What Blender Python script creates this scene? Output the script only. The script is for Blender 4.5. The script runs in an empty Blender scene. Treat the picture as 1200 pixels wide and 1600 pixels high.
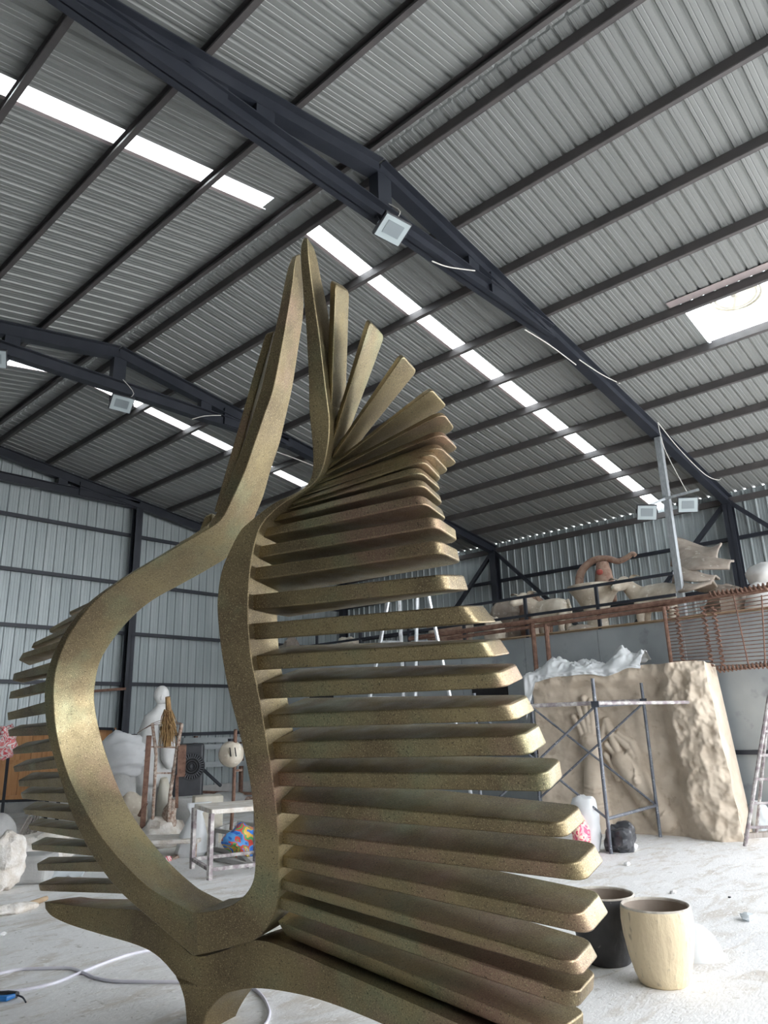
import bpy, bmesh, math, random
from mathutils import Vector, Matrix, noise
random.seed(7)
scene = bpy.context.scene
COL = scene.collection
V = Vector
# ------------------------------------------------------------------ camera
FPX = 1139.9                      # focal length in pixels of the 1200x1600 frame
CAM = V((0.0, 0.0, 1.5))
RIGHT = V((0.67867033, -0.73384983, -0.02951272))
UP = V((-0.18742731, -0.21190771, 0.95914865))
FWD = V((0.71012505, 0.64541424, 0.28135897))
cd = bpy.data.cameras.new('camera')
cam = bpy.data.objects.new('camera', cd)
COL.objects.link(cam)
cd.sensor_fit = 'VERTICAL'; cd.sensor_height = 36.0; cd.lens = FPX / 1600 * 36.0
cd.clip_start = 0.05; cd.clip_end = 300
m3 = Matrix((RIGHT, UP, -FWD)).transposed()
cam.matrix_world = Matrix.Translation(CAM) @ m3.to_4x4()
scene.camera = cam
# ------------------------------------------------------------------ world, light, exposure
W = bpy.data.worlds.new('overcast_sky'); scene.world = W; W.use_nodes = True
bg = W.node_tree.nodes['Background']
bg.inputs['Color'].default_value = (0.93, 0.96, 1.0, 1); bg.inputs['Strength'].default_value = 5.6
sun = bpy.data.lights.new('hazy_sun', 'SUN'); sun.energy = 8.0; sun.angle = math.radians(8); sun.color = (1.0, 0.97, 0.92)
so = bpy.data.objects.new('hazy_sun', sun); COL.objects.link(so); so.rotation_euler = V((0.80, 0.22, 0.75)).to_track_quat('Z', 'Y').to_euler()
def portal(name, loc, rot, sx, sy):
    l = bpy.data.lights.new(name, 'AREA'); l.shape = 'RECTANGLE'; l.size = sx; l.size_y = sy
    l.cycles.is_portal = True
    o = bpy.data.objects.new(name, l); COL.objects.link(o); o.location = loc; o.rotation_euler = rot
portal('doorway_portal_end', (9.0, -4.6, 3.0), (math.radians(90), 0, math.radians(180)), 14.4, 6.0)
portal('doorway_portal_side', (16.4, -1.4, 2.9), (math.radians(90), 0, math.radians(90)), 5.9, 5.8)
scene.view_settings.view_transform = 'Standard'
scene.view_settings.look = 'None'
scene.view_settings.gamma = 1.0
scene.view_settings.use_curve_mapping = False
scene.view_settings.exposure = 0.55
scene.cycles.use_denoising = True
scene.cycles.max_bounces = 10; scene.cycles.diffuse_bounces = 6; scene.cycles.glossy_bounces = 4
scene.cycles.sample_clamp_indirect = 8.0
# ------------------------------------------------------------------ placing helpers: photo pixel -> world
def ray(x, y): return RIGHT * ((x - 600) / FPX) - UP * ((y - 800) / FPX) + FWD
def P(p, zc): return CAM + ray(*p) * zc
def on(p, ax, v):
    d = ray(*p); return CAM + d * ((v - CAM[ax]) / d[ax])
def PX(p, v): return on(p, 0, v)
def PY(p, v): return on(p, 1, v)
def PF(p, z=0.0): return on(p, 2, z)
def onplane(p, o, n):
    d = ray(*p); return CAM + d * ((o - CAM).dot(n) / d.dot(n))
RH = V((math.cos(0.8331), -math.sin(0.8331), 0)); FH = V((math.sin(0.8331), math.cos(0.8331), 0))
# ------------------------------------------------------------------ materials
def nd(nt, t, **k):
    n = nt.nodes.new(t)
    for a, b in k.items(): setattr(n, a, b)
    return n
def mat(name, col, rough=0.6, metal=0.0, col2=None, scale=6.0, detail=5.0, bump=0.0, bscale=40.0, fac=(0.35, 0.65), stretch=None, col3=None, scale3=60.0, fac3=(0.6, 0.7), trans=0.0, alpha=1.0):
    m = bpy.data.materials.new(name); m.use_nodes = True
    nt = m.node_tree; b = nt.nodes['Principled BSDF']; L = nt.links.new
    b.inputs['Roughness'].default_value = rough; b.inputs['Metallic'].default_value = metal
    b.inputs['Base Color'].default_value = (*col, 1)
    if alpha < 1: b.inputs['Alpha'].default_value = alpha
    tc = nd(nt, 'ShaderNodeTexCoord'); src = tc.outputs['Object']
    if stretch:
        mp = nd(nt, 'ShaderNodeMapping'); mp.inputs['Scale'].default_value = stretch; L(src, mp.inputs[0]); src = mp.outputs[0]
    def nz(sc, f, c1, c2):
        n = nd(nt, 'ShaderNodeTexNoise'); n.inputs['Scale'].default_value = sc; n.inputs['Detail'].default_value = detail; L(src, n.inputs['Vector'])
        r = nd(nt, 'ShaderNodeMapRange'); r.inputs[1].default_value = f[0]; r.inputs[2].default_value = f[1]; L(n.outputs['Fac'], r.inputs[0])
        x = nd(nt, 'ShaderNodeMix', data_type='RGBA'); L(r.outputs[0], x.inputs[0])
        for q, c in ((6, c1), (7, c2)):
            if isinstance(c, tuple): x.inputs[q].default_value = (*c, 1)
            else: L(c, x.inputs[q])
        return x.outputs[2]
    if col2:
        o = nz(scale, fac, col, col2)
        if col3: o = nz(scale3, fac3, o, col3)
        L(o, b.inputs['Base Color'])
    if bump:
        n = nd(nt, 'ShaderNodeTexNoise'); n.inputs['Scale'].default_value = bscale; n.inputs['Detail'].default_value = 4; L(src, n.inputs['Vector'])
        bp = nd(nt, 'ShaderNodeBump'); bp.inputs['Strength'].default_value = bump; bp.inputs['Distance'].default_value = 0.02
        L(n.outputs['Fac'], bp.inputs['Height']); L(bp.outputs[0], b.inputs['Normal'])
    if trans:
        t = nd(nt, 'ShaderNodeBsdfTranslucent'); t.inputs[0].default_value = (*col, 1)
        x = nd(nt, 'ShaderNodeMixShader'); x.inputs[0].default_value = trans
        out = nt.nodes['Material Output']; L(b.outputs[0], x.inputs[1]); L(t.outputs[0], x.inputs[2]); L(x.outputs[0], out.inputs[0])
    return m
def bronze_mat():
    m = bpy.data.materials.new('bronze_patina'); m.use_nodes = True
    nt = m.node_tree; b = nt.nodes['Principled BSDF']; L = nt.links.new
    tc = nd(nt, 'ShaderNodeTexCoord').outputs['Object']
    def noi(sc, det=4, st=None):
        v = tc
        if st:
            mp = nd(nt, 'ShaderNodeMapping'); mp.inputs['Scale'].default_value = st; L(tc, mp.inputs[0]); v = mp.outputs[0]
        n = nd(nt, 'ShaderNodeTexNoise'); n.inputs['Scale'].default_value = sc; n.inputs['Detail'].default_value = det; L(v, n.inputs['Vector']); return n.outputs['Fac']
    def rng(i, a, c):
        r = nd(nt, 'ShaderNodeMapRange'); r.inputs[1].default_value = a; r.inputs[2].default_value = c; L(i, r.inputs[0]); return r.outputs[0]
    def mix(f, a, c):
        x = nd(nt, 'ShaderNodeMix', data_type='RGBA'); L(f, x.inputs[0])
        for q, k in ((6, a), (7, c)):
            if isinstance(k, tuple): x.inputs[q].default_value = (*k, 1)
            else: L(k, x.inputs[q])
        return x.outputs[2]
    c = mix(rng(noi(2.2), .35, .65), (0.165, 0.125, 0.074), (0.31, 0.25, 0.135))
    c = mix(rng(noi(2.6, 5), .53, .68), c, (0.235, 0.235, 0.14))
    c = mix(rng(noi(1.7, 3), .56, .70), c, (0.29, 0.19, 0.135))
    c = mix(rng(noi(190, 2), .55, .72), c, (0.48, 0.40, 0.23))
    c = mix(rng(noi(120, 3), .58, .72), c, (0.085, 0.07, 0.045))
    L(c, b.inputs['Base Color'])
    b.inputs['Metallic'].default_value = 0.75
    L(rng(noi(9), -0.35, 1.6), b.inputs['Roughness'])
    bp = nd(nt, 'ShaderNodeBump'); bp.inputs['Strength'].default_value = 0.25; bp.inputs['Distance'].default_value = 0.004
    L(noi(160, 3), bp.inputs['Height']); L(bp.outputs[0], b.inputs['Normal'])
    return m
def floor_mat():
    m = bpy.data.materials.new('dusty_concrete'); m.use_nodes = True
    nt = m.node_tree; b = nt.nodes['Principled BSDF']; L = nt.links.new
    tc = nd(nt, 'ShaderNodeTexCoord').outputs['Object']
    mp = nd(nt, 'ShaderNodeMapping'); mp.inputs['Rotation'].default_value = (0, 0, 0.5); mp.inputs['Scale'].default_value = (1.0, 2.6, 1); L(tc, mp.inputs[0])
    def noi(sc, v, det=6, dist=0.0):
        n = nd(nt, 'ShaderNodeTexNoise'); n.inputs['Scale'].default_value = sc; n.inputs['Detail'].default_value = det; n.inputs['Distortion'].default_value = dist; L(v, n.inputs['Vector']); return n.outputs['Fac']
    def rng(i, a, c):
        r = nd(nt, 'ShaderNodeMapRange'); r.inputs[1].default_value = a; r.inputs[2].default_value = c; L(i, r.inputs[0]); return r.outputs[0]
    def mix(f, a, c):
        x = nd(nt, 'ShaderNodeMix', data_type='RGBA'); L(f, x.inputs[0])
        for q, k in ((6, a), (7, c)):
            if isinstance(k, tuple): x.inputs[q].default_value = (*k, 1)
            else: L(k, x.inputs[q])
        return x.outputs[2]
    c = mix(rng(noi(0.8, tc), .38, .62), (0.76, 0.755, 0.75), (0.82, 0.815, 0.81))
    c = mix(rng(noi(1.7, mp.outputs[0], 7, 1.2), .50, .66), c, (0.64, 0.60, 0.55))
    c = mix(rng(noi(7, mp.outputs[0], 6, 2.0), .54, .64), c, (0.86, 0.855, 0.85))
    c = mix(rng(noi(15, tc, 5, 1.5), .63, .72), c, (0.50, 0.48, 0.45))
    L(c, b.inputs['Base Color']); b.inputs['Roughness'].default_value = 0.75
    bp = nd(nt, 'ShaderNodeBump'); bp.inputs['Strength'].default_value = 0.25; bp.inputs['Distance'].default_value = 0.02
    L(noi(14, mp.outputs[0], 7, 1.5), bp.inputs['Height']); L(bp.outputs[0], b.inputs['Normal'])
    return m
def stripe_mat(name, cols, scale=9.0):
    m = bpy.data.materials.new(name); m.use_nodes = True
    nt = m.node_tree; b = nt.nodes['Principled BSDF']; L = nt.links.new
    tc = nd(nt, 'ShaderNodeTexCoord').outputs['Object']
    n = nd(nt, 'ShaderNodeTexNoise'); n.inputs['Scale'].default_value = scale; n.inputs['Detail'].default_value = 1.0; n.inputs['Distortion'].default_value = 2.0; L(tc, n.inputs['Vector'])
    r = nd(nt, 'ShaderNodeValToRGB'); r.color_ramp.interpolation = 'CONSTANT'; e = r.color_ramp.elements
    while len(e) < len(cols): e.new(0.5)
    for i, c in enumerate(cols):
        e[i].position = 0.0 if i == 0 else 0.30 + 0.40 * i / len(cols); e[i].color = (*c, 1)
    L(n.outputs['Fac'], r.inputs[0]); L(r.outputs[0], b.inputs['Base Color']); b.inputs['Roughness'].default_value = 0.5
    return m
M = dict(
 floor=floor_mat(), bronze=bronze_mat(),
 roof=mat('galvalume_roof_sheet', (0.235, 0.245, 0.24), .45, 0.2, (0.265, 0.275, 0.27), 1.2, 4, stretch=(0.4, 6, 1)),
 wall=mat('galvalume_wall_sheet', (0.33, 0.375, 0.385), .42, 0.3, (0.43, 0.475, 0.485), 1.0, 4, stretch=(5, 5, 0.35)),
 purlin=mat('grey_primer_steel', (0.085, 0.080, 0.082), .55, 0.2, (0.11, 0.10, 0.10), 3),
 truss=mat('navy_painted_steel', (0.020, 0.024, 0.034), .45, 0.1, (0.030, 0.034, 0.046), 2.5),
 skylight=mat('translucent_fibreglass', (0.92, 0.95, 0.96), .4, 0, trans=0.88),
 rust=mat('rusty_steel', (0.14, 0.075, 0.055), .85, .1, (0.24, 0.14, 0.10), 14, col3=(0.10, 0.05, 0.035), scale3=40),
 rustdusty=mat('rusty_steel_with_plaster_dust', (0.24, 0.14, 0.10), .9, 0, (0.55, 0.47, 0.40), 25, col3=(0.12, 0.07, 0.05), scale3=60),
 splat=mat('plaster_splattered_steel', (0.27, 0.23, 0.24), .8, .1, (0.60, 0.58, 0.56), 12, fac=(.42, .66), col3=(0.18, 0.13, 0.13), scale3=40, fac3=(.6, .75)),
 splat2=mat('dark_tube_with_plaster_spots', (0.10, 0.11, 0.135), .6, .2, (0.16, 0.17, 0.19), 10, col3=(0.55, 0.55, 0.56), scale3=45, fac3=(.63, .70)),
 plaster=mat('white_plaster', (0.72, 0.72, 0.71), .8, 0, (0.62, 0.62, 0.61), 5, bump=.15, bscale=25),
 plasterwarm=mat('aged_cream_plaster', (0.62, 0.57, 0.48), .8, 0, (0.44, 0.38, 0.30), 5, bump=.2, bscale=20, col3=(0.70, 0.67, 0.60), scale3=14),
 plasterrock=mat('crumbly_plaster', (0.78, 0.75, 0.71), .9, 0, (0.60, 0.54, 0.47), 9, bump=.6, bscale=45),
 clay=mat('wet_clay', (0.46, 0.385, 0.30), .75, 0, (0.55, 0.47, 0.375), 3, bump=.25, bscale=16, col3=(0.40, 0.325, 0.25), scale3=7),
 galv=mat('galvanised_steel', (0.50, 0.53, 0.55), .4, .6, (0.38, 0.41, 0.43), 12, stretch=(3, 3, 1)),
 alu=mat('scuffed_aluminium', (0.62, 0.65, 0.67), .35, .7, (0.45, 0.47, 0.49), 18),
 mezz=mat('grey_steel_sheet', (0.30, 0.33, 0.345), .45, .25, (0.38, 0.41, 0.42), 1.6, col3=(0.25, 0.27, 0.285), scale3=3),
 plywood=mat('plywood_edge', (0.42, 0.31, 0.20), .8, 0, (0.34, 0.24, 0.15), 9),
 cream=mat('cream_glazed_pot', (0.72, 0.60, 0.40), .6, 0, (0.66, 0.54, 0.36), 9, bump=.35, bscale=30, col3=(0.40, 0.32, 0.22), scale3=30, fac3=(.62, .74), stretch=(1, 1, .45)),
 potin=mat('raw_clay_inside_pot', (0.36, 0.30, 0.25), .85, 0, (0.28, 0.23, 0.19), 8),
 blackpot=mat('charcoal_pot', (0.035, 0.035, 0.038), .6, 0, (0.06, 0.06, 0.062), 7, bump=.2, bscale=30, col3=(0.22, 0.21, 0.20), scale3=25, fac3=(.68, .74)),
 rim=mat('worn_pale_rim', (0.60, 0.56, 0.49), .8, 0, (0.40, 0.36, 0.31), 20),
 whiteplastic=mat('white_plastic_sheet', (0.72, 0.74, 0.75), .45, 0, (0.64, 0.66, 0.67), 6, trans=.12),
 cleanwhite=mat('clear_plastic_film', (0.80, 0.84, 0.86), .25, 0, (0.70, 0.74, 0.77), 6, trans=.3),
 blackplastic=mat('black_bin_liner', (0.035, 0.037, 0.042), .3, 0, (0.06, 0.062, 0.07), 8),
 blackcase=mat('black_moulded_plastic', (0.028, 0.03, 0.036), .45, 0, (0.045, 0.048, 0.055), 5),
 darkhole=mat('unlit_interior', (0.012, 0.012, 0.014), .8),
 woodwarm=mat('varnished_orange_wood', (0.45, 0.22, 0.09), .5, 0, (0.55, 0.30, 0.14), 4, stretch=(6, 6, .6)),
 woodgrey=mat('weathered_grey_wood', (0.34, 0.31, 0.28), .85, 0, (0.24, 0.21, 0.19), 5, stretch=(8, 8, .8)),
 straw=mat('dry_straw', (0.36, 0.23, 0.10), .9, 0, (0.22, 0.13, 0.06), 20),
 fabricgrey=mat('pale_grey_cloth', (0.62, 0.63, 0.64), .8, 0, (0.54, 0.55, 0.56), 5),
 concrete=mat('grey_concrete_block', (0.36, 0.36, 0.35), .85, 0, (0.46, 0.46, 0.45), 5, bump=.2),
 palestone=mat('pale_stone', (0.66, 0.63, 0.55), .85, 0, (0.54, 0.50, 0.41), 5, bump=.2),
 hose=mat('lilac_hose', (0.66, 0.65, 0.73), .5, 0, (0.74, 0.73, 0.79), 8),
 blueplastic=mat('blue_grip', (0.02, 0.16, 0.45), .4),
 lens=mat('frosted_lamp_glass', (0.42, 0.48, 0.50), .25, 0),
 lensin=mat('lamp_reflector', (0.26, 0.30, 0.32), .3, .3),
 cable=mat('white_cable', (0.62, 0.60, 0.56), .6),
 redmould=mat('red_brown_mould', (0.24, 0.13, 0.09), .6, 0, (0.36, 0.25, 0.19), 9, col3=(0.16, 0.09, 0.07), scale3=20),
 fibre=mat('fibreglass_mould_sheet', (0.36, 0.31, 0.26), .7, 0, (0.24, 0.20, 0.17), 5, col3=(0.55, 0.51, 0.45), scale3=11),
 pinkcloth=stripe_mat('pink_patterned_cloth', [(0.7, 0.06, 0.16), (0.75, 0.30, 0.32), (0.8, 0.6, 0.45), (0.65, 0.05, 0.12)], 9),
 redwhite=stripe_mat('red_and_white_cloth', [(0.65, 0.10, 0.12), (0.75, 0.68, 0.66), (0.7, 0.2, 0.2), (0.8, 0.76, 0.74)], 6),
 rainbow=stripe_mat('multicoloured_print_bag', [(0.02, 0.12, 0.50), (0.08, 0.30, 0.65), (0.65, 0.08, 0.06), (0.10, 0.40, 0.12), (0.75, 0.45, 0.08), (0.03, 0.18, 0.6)], 3.5),
 flash=mat('pinkish_flashing', (0.42, 0.36, 0.355), .45, .1, (0.36, 0.31, 0.31), 6),
 ground=mat('outdoor_concrete', (0.55, 0.55, 0.54), .9, 0, (0.48, 0.48, 0.47), 2),
 sidewall=mat('unseen_wall_darkened', (0.10, 0.10, 0.10), .8, 0, (0.13, 0.13, 0.13), 2),  # out-of-view walls, tone darkened to cut bounce light on the bronze fronts
 red=mat('faded_red_paint', (0.42, 0.10, 0.08), .7),
)
# ------------------------------------------------------------------ mesh helpers
class MB:
    def __init__(s): s.v = []; s.f = []
    def add(s, vs, fs):
        n = len(s.v); s.v += [V(a) for a in vs]; s.f += [tuple(i + n for i in f) for f in fs]; return s
    def hexa(s, c):   # 8 corners: bottom loop 0-3, top loop 4-7
        return s.add(c, [(3, 2, 1, 0), (4, 5, 6, 7), (0, 1, 5, 4), (1, 2, 6, 5), (2, 3, 7, 6), (3, 0, 4, 7)])
    def box(s, c, d, rz=0.0, R=None):
        R = R or Matrix.Rotation(rz, 3, 'Z'); c = V(c); x, y, z = d[0] / 2, d[1] / 2, d[2] / 2
        return s.hexa([c + R @ V(p) for p in ((-x, -y, -z), (x, -y, -z), (x, y, -z), (-x, y, -z), (-x, -y, z), (x, -y, z), (x, y, z), (-x, y, z))])
    def bar(s, a, b, w, h, up=(0, 0, 1)):
        a, b = V(a), V(b); d = (b - a).normalized(); r = d.cross(V(up))
        if r.length < 1e-4: r = d.cross(V((1, 0, 0)))
        r.normalize(); u = r.cross(d); r *= w / 2; u *= h / 2
        return s.hexa([a - r - u, a + r - u, b + r - u, b - r - u, a - r + u, a + r + u, b + r + u, b - r + u])
    def loft(s, rings, caps=True, closed=False):
        n = len(rings[0]); vs = [p for r in rings for p in r]; k = len(rings); fs = []
        for i in range(k if closed else k - 1):
            j = (i + 1) % k
            for q in range(n):
                t = (q + 1) % n
                fs.append((i * n + q, i * n + t, j * n + t, j * n + q))
        if caps and not closed: fs += [tuple(range(n))[::-1], tuple(range((k - 1) * n, k * n))]
        return s.add(vs, fs)
    def tube(s, path, r, n=8, closed=False, caps=True):
        path = [V(p) for p in path]; k = len(path); rr = r if isinstance(r, (list, tuple)) else [r] * k; rings = []; side = None
        for i, p in enumerate(path):
            d = (path[min(i + 1, k - 1)] - path[max(i - 1, 0)])
            if closed: d = path[(i + 1) % k] - path[i - 1]
            d.normalize()
            if side is None:
                side = d.cross(V((0, 0, 1)))
                if side.length < 1e-3: side = d.cross(V((1, 0, 0)))
            side = (side - d * side.dot(d)).normalized(); u = d.cross(side)
            rings.append([p + (side * math.cos(t * 2 * math.pi / n) + u * math.sin(t * 2 * math.pi / n)) * rr[i] for t in range(n)])
        return s.loft(rings, caps, closed)
    def lathe(s, prof, n=32, c=(0, 0, 0), caps=True):
        c = V(c); return s.loft([[c + V((r * math.cos(2 * math.pi * t / n), r * math.sin(2 * math.pi * t / n), z)) for t in range(n)] for r, z in prof], caps)
    def ell(s, c, r, n=16, R=None):
        c = V(c); R = R or Matrix.Identity(3); r = r if isinstance(r, (tuple, list)) else (r, r, r)
        return s.loft([[c + R @ V((r[0] * math.cos(2 * math.pi * t / n) * math.sin(a), r[1] * math.sin(2 * math.pi * t / n) * math.sin(a), -r[2] * math.cos(a))) for t in range(n)] for a in [0.03 + (math.pi - 0.06) * i / (n // 2 + 1) for i in range(n // 2 + 2)]])
    def grid(s, f, nu, nv, wrap=False):
        vs = [f(i / (nu - 1), j / (nv - 1)) for j in range(nv) for i in range(nu)]
        return s.add(vs, [(j * nu + i, j * nu + i + 1, (j + 1) * nu + i + 1, (j + 1) * nu + i) for j in range(nv - 1) for i in range(nu - 1)])
    def build(s, name, m, parent=None, origin=None, smooth=False, bevel=0.0, seg=2, remesh=0.0, solid=0.0, sub=0, sharp=40, fix=False):
        o0 = V(origin) if origin is not None else (V(parent.get('o', (0, 0, 0))) if parent else V((0, 0, 0)))
        me = bpy.data.meshes.new(name); me.from_pydata([p - o0 for p in s.v], [], s.f)
        if fix:
            bm = bmesh.new(); bm.from_mesh(me); bmesh.ops.recalc_face_normals(bm, faces=bm.faces); bm.to_mesh(me); bm.free()
        me.update()
        o = bpy.data.objects.new(name, me); COL.objects.link(o); me.materials.append(m if not isinstance(m, str) else M[m])
        if parent: o.parent = parent; ORG[o.name] = ORG.get(parent.name, V((0, 0, 0)))
        else: o.location = o0; ORG[o.name] = o0.copy()
        if smooth:
            for p in me.polygons: p.use_smooth = True
            if sharp and not remesh: me.set_sharp_from_angle(angle=math.radians(sharp))
        if remesh:
            r = o.modifiers.new('remesh', 'REMESH'); r.mode = 'VOXEL'; r.voxel_size = remesh; r.use_smooth_shade = True
            w = o.modifiers.new('smooth', 'SMOOTH'); w.iterations = 4; w.factor = .5
        if solid:
            q = o.modifiers.new('thick', 'SOLIDIFY'); q.thickness = solid; q.offset = 0
        if sub: q = o.modifiers.new('sub', 'SUBSURF'); q.levels = sub; q.render_levels = sub
        if bevel:
            q = o.modifiers.new('bevel', 'BEVEL'); q.width = bevel; q.segments = seg; q.limit_method = 'ANGLE'; q.angle_limit = math.radians(35)
        return o
ORG = {}
_build = MB.build
def part(mb, name, m, parent, **k):       # a mesh under a thing, vertices given in world space
    return _build(mb, name, m, parent, origin=ORG.get(parent.name, V((0, 0, 0))), **k)
def tag(o, label, cat, group=None):
    o['label'] = label; o['category'] = cat
    if group: o['group'] = group
    return o
def thing(name, label, cat, loc, group=None):
    o = bpy.data.objects.new(name, None); COL.objects.link(o); o.location = loc; ORG[o.name] = V(loc); o.empty_display_size = .1
    return tag(o, label, cat, group)
def single(mb, name, m, label, cat, loc, group=None, **k):   # a thing that is one mesh
    return tag(_build(mb, name, m, None, origin=loc, **k), label, cat, group)
def struct(o): o['kind'] = 'structure'; return o
def cr(pts, k=4):                          # Catmull-Rom through points (Vectors)
    out = []
    for i in range(len(pts) - 1):
        a, b, c, d = pts[max(i - 1, 0)], pts[i], pts[i + 1], pts[min(i + 2, len(pts) - 1)]
        for j in range(k):
            t = j / k
            out.append(0.5 * ((2 * b) + (c - a) * t + (2 * a - 5 * b + 4 * c - d) * t * t + (3 * b - a - 3 * c + d) * t ** 3))
    return out + [pts[-1]]
def nz(p, s=1.0): return noise.noise(V(p) * s)
def ring(c, rx, ry, n=20, rz=0.0, e=2.0):
    out = []
    for t in range(n):
        a = 2 * math.pi * t / n; x = math.copysign(abs(math.cos(a)) ** (2 / e), math.cos(a)) * rx; y = math.copysign(abs(math.sin(a)) ** (2 / e), math.sin(a)) * ry
        out.append(V(c) + V((x * math.cos(rz) - y * math.sin(rz), x * math.sin(rz) + y * math.cos(rz), 0)))
    return out
def lump(c, r, amp=.25, fs=3.0, n=28, flat=None, seed=0.0):   # an irregular rounded mass
    mb = MB().ell(c, r, n); c = V(c)
    mb.v = [c + (p - c) * (1 + amp * noise.fractal((p - c) * fs + V((seed, seed * 2, 1)), 1.0, 2.0, 3)) for p in mb.v]
    if flat is not None: mb.v = [V((p.x, p.y, max(p.z, flat))) for p in mb.v]
    return mb
# ================================================================== THE HALL
XR, ZR, S = 5.20, 7.83, 0.16            # ridge x, purlin height at ridge, roof pitch
XE, XL = 16.2, -5.8
Y0, Y1 = -4.4, 16.64
def zp(x): return ZR - S * abs(x - XR)   # purlin centre height at x
mb = MB(); mb.grid(lambda u, v: V((XL - .1 + u * (XE - XL + .2), Y0 - .2 + v * (Y1 - Y0 + .4), 0)), 40, 40)
floor = struct(mb.build('floor', 'floor'))
mb = MB(); mb.grid(lambda u, v: V((-70 + u * 150, -80 + v * 140, -0.03)), 2, 2)
struct(mb.build('ground', 'ground'))['label'] = 'concrete yard outside the hall'
# ---- ceiling: sheets, purlins, ridge cap
mb = MB()
for sgn in (-1, 1):
    a = XR; b = XR + sgn * .28
    mb.hexa([V((x, y, zp(x) + .16 + dz)) for dz in (0, .004) for x, y in ((min(a, b), Y0), (max(a, b), Y0), (max(a, b), Y1 + .1), (min(a, b), Y1 + .1))])
ceiling = struct(mb.build('ceiling', 'roof'))
def sheet_mesh(x0, x1):                  # one roof sheet, 0.82 m wide, four ribs
    prof = []
    for k in range(4):
        b = k * .205
        prof += [(b, 0), (b + .052, 0), (b + .056, .004), (b + .062, .004), (b + .066, 0), (b + .108, 0), (b + .112, .004), (b + .118, .004), (b + .122, 0), (b + .150, 0), (b + .165, .032), (b + .190, .032)]
    prof.append((.82, 0))
    n = 2; vs = []; fs = []
    for i in range(n):
        x = x0 + (x1 - x0) * i / (n - 1)
        vs += [V((x, y, zp(x) + .065 + z)) for y, z in prof]
    k = len(prof)
    for q in range(k - 1): fs.append((q, q + 1, k + q + 1, k + q))
    me = bpy.data.meshes.new('roof_sheet'); me.from_pydata(vs, [], fs); me.update(); me.materials.append(M['roof']); return me
MR, ML = sheet_mesh(XR + .012, XE + .05), sheet_mesh(XL - .1, XR - .016)
VX0, VX1, VY0, VY1 = 9.78, 10.86, 1.75, 3.02      # roof ventilator opening
MRa, MRb = sheet_mesh(XR + .012, VX0), sheet_mesh(VX1, XE + .05)
SKY = [(6.02, 6.27), (12.20, 12.45)]
def lay(me, ya, yb):
    n = max(1, round((yb - ya) / .82)); w = (yb - ya) / n
    for i in range(n):
        o = bpy.data.objects.new('roof_sheet', me); COL.objects.link(o); o.parent = ceiling
        o.location.y = ya + i * w; o.scale.y = w / .82
for a, b in ((Y0, SKY[0][0]), (SKY[0][1], SKY[1][0]), (SKY[1][1], Y1 + .1)): lay(ML, a, b)
for a, b in ((Y0, VY0), (VY1, SKY[0][0]), (SKY[0][1], SKY[1][0]), (SKY[1][1], Y1 + .1)): lay(MR, a, b)
lay(MRa, VY0, VY1); lay(MRb, VY0, VY1)
for (ya, yb) in SKY:                       # translucent strips with their lap flanges
    for xa, xb in ((XL, XR - .42), (XR + .26, XE - .12)):
        mb = MB(); k = 10
        mb.loft([[V((x, ya, zp(x) + .075)), V((x, yb, zp(x) + .075)), V((x, yb, zp(x) + .078)), V((x, ya, zp(x) + .078))] for x in [xa + (xb - xa) * i / k for i in range(k + 1)]])
        sp = mb.build('skylight_strip', 'skylight', ceiling); sp['label'] = 'glowing translucent daylight strip let into the roof sheets'
        mb = MB()
        for y in (yb + .02,):
            mb.bar((xa, y, zp(xa) + .058), (xb, y, zp(xb) + .058), .05, .006)
        mb.build('lap_flange', 'flash', ceiling)
    for xa, xb in ((XR - .42, XR - .016), (XR + .012, XR + .26)): MB().hexa([V((x, y, zp(x) + .07 + d)) for d in (0, .004) for x, y in ((xa, ya), (xb, ya), (xb, yb), (xa, yb))]).build('closing_sheet', 'roof', ceiling)
purR = [5.38] + [6.53 + 1.072 * i for i in range(9)] + [16.10]
purL = [5.02] + [3.94 - 1.072 * i for i in range(10)]
for x in purR + purL:
    if x < XL: continue
    mb = MB(); s = 1 if x > XR else -1
    z = zp(x) - (.16 if x > 15.9 else 0)
    mb.box((x, (Y0 + Y1) / 2, z), (.012, Y1 - Y0, .12)); mb.box((x + s * .028, (Y0 + Y1) / 2, z - .057 - S * .028), (.056, Y1 - Y0, .008)); mb.box((x + s * .028, (Y0 + Y1) / 2, z + .055 - S * .028), (.056, Y1 - Y0, .008)); mb.box((x + s * .054, (Y0 + Y1) / 2, z - .045 - S * .05), (.006, Y1 - Y0, .028))
    mb.build('purlin', 'purlin', ceiling)
# ---- roof ventilator opening (rectangular daylight hatch with a round turbine base)
vent = thing('roof_ventilator', 'bright square roof opening with round ventilator ring near the right edge', 'ventilator', ((VX0 + VX1) / 2, (VY0 + VY1) / 2, zp(10.3) + .07))
def slab(x0, x1, y0, y1, dz, t):
    return MB().hexa([V((x, y, zp(x) + dz + d)) for d in (0, t) for x, y in ((x0, y0), (x1, y0), (x1, y1), (x0, y1))])
part(slab(VX0 - .0, VX0 + .015, VY0, VY1, .06, .14), 'upstand', 'skylight', vent); part(slab(VX1 - .015, VX1, VY0, VY1, .05, .14), 'upstand', 'skylight', vent)
part(slab(VX0, VX1, VY1 - .05, VY1 - .02, .03, .16), 'upstand', 'skylight', vent); part(slab(VX0, VX1, VY0 + .02, VY0 + .05, .03, .16), 'upstand', 'skylight', vent)
part(slab(VX0, VX1, VY0, VY1, .20, .006), 'top_panel', 'skylight', vent)
part(slab(VX0 - .20, VX0 - .07, VY0 - .05, VY1 + .12, .045, .006), 'flashing', 'flash', vent)
cx, cy = 10.12, 2.36
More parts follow.
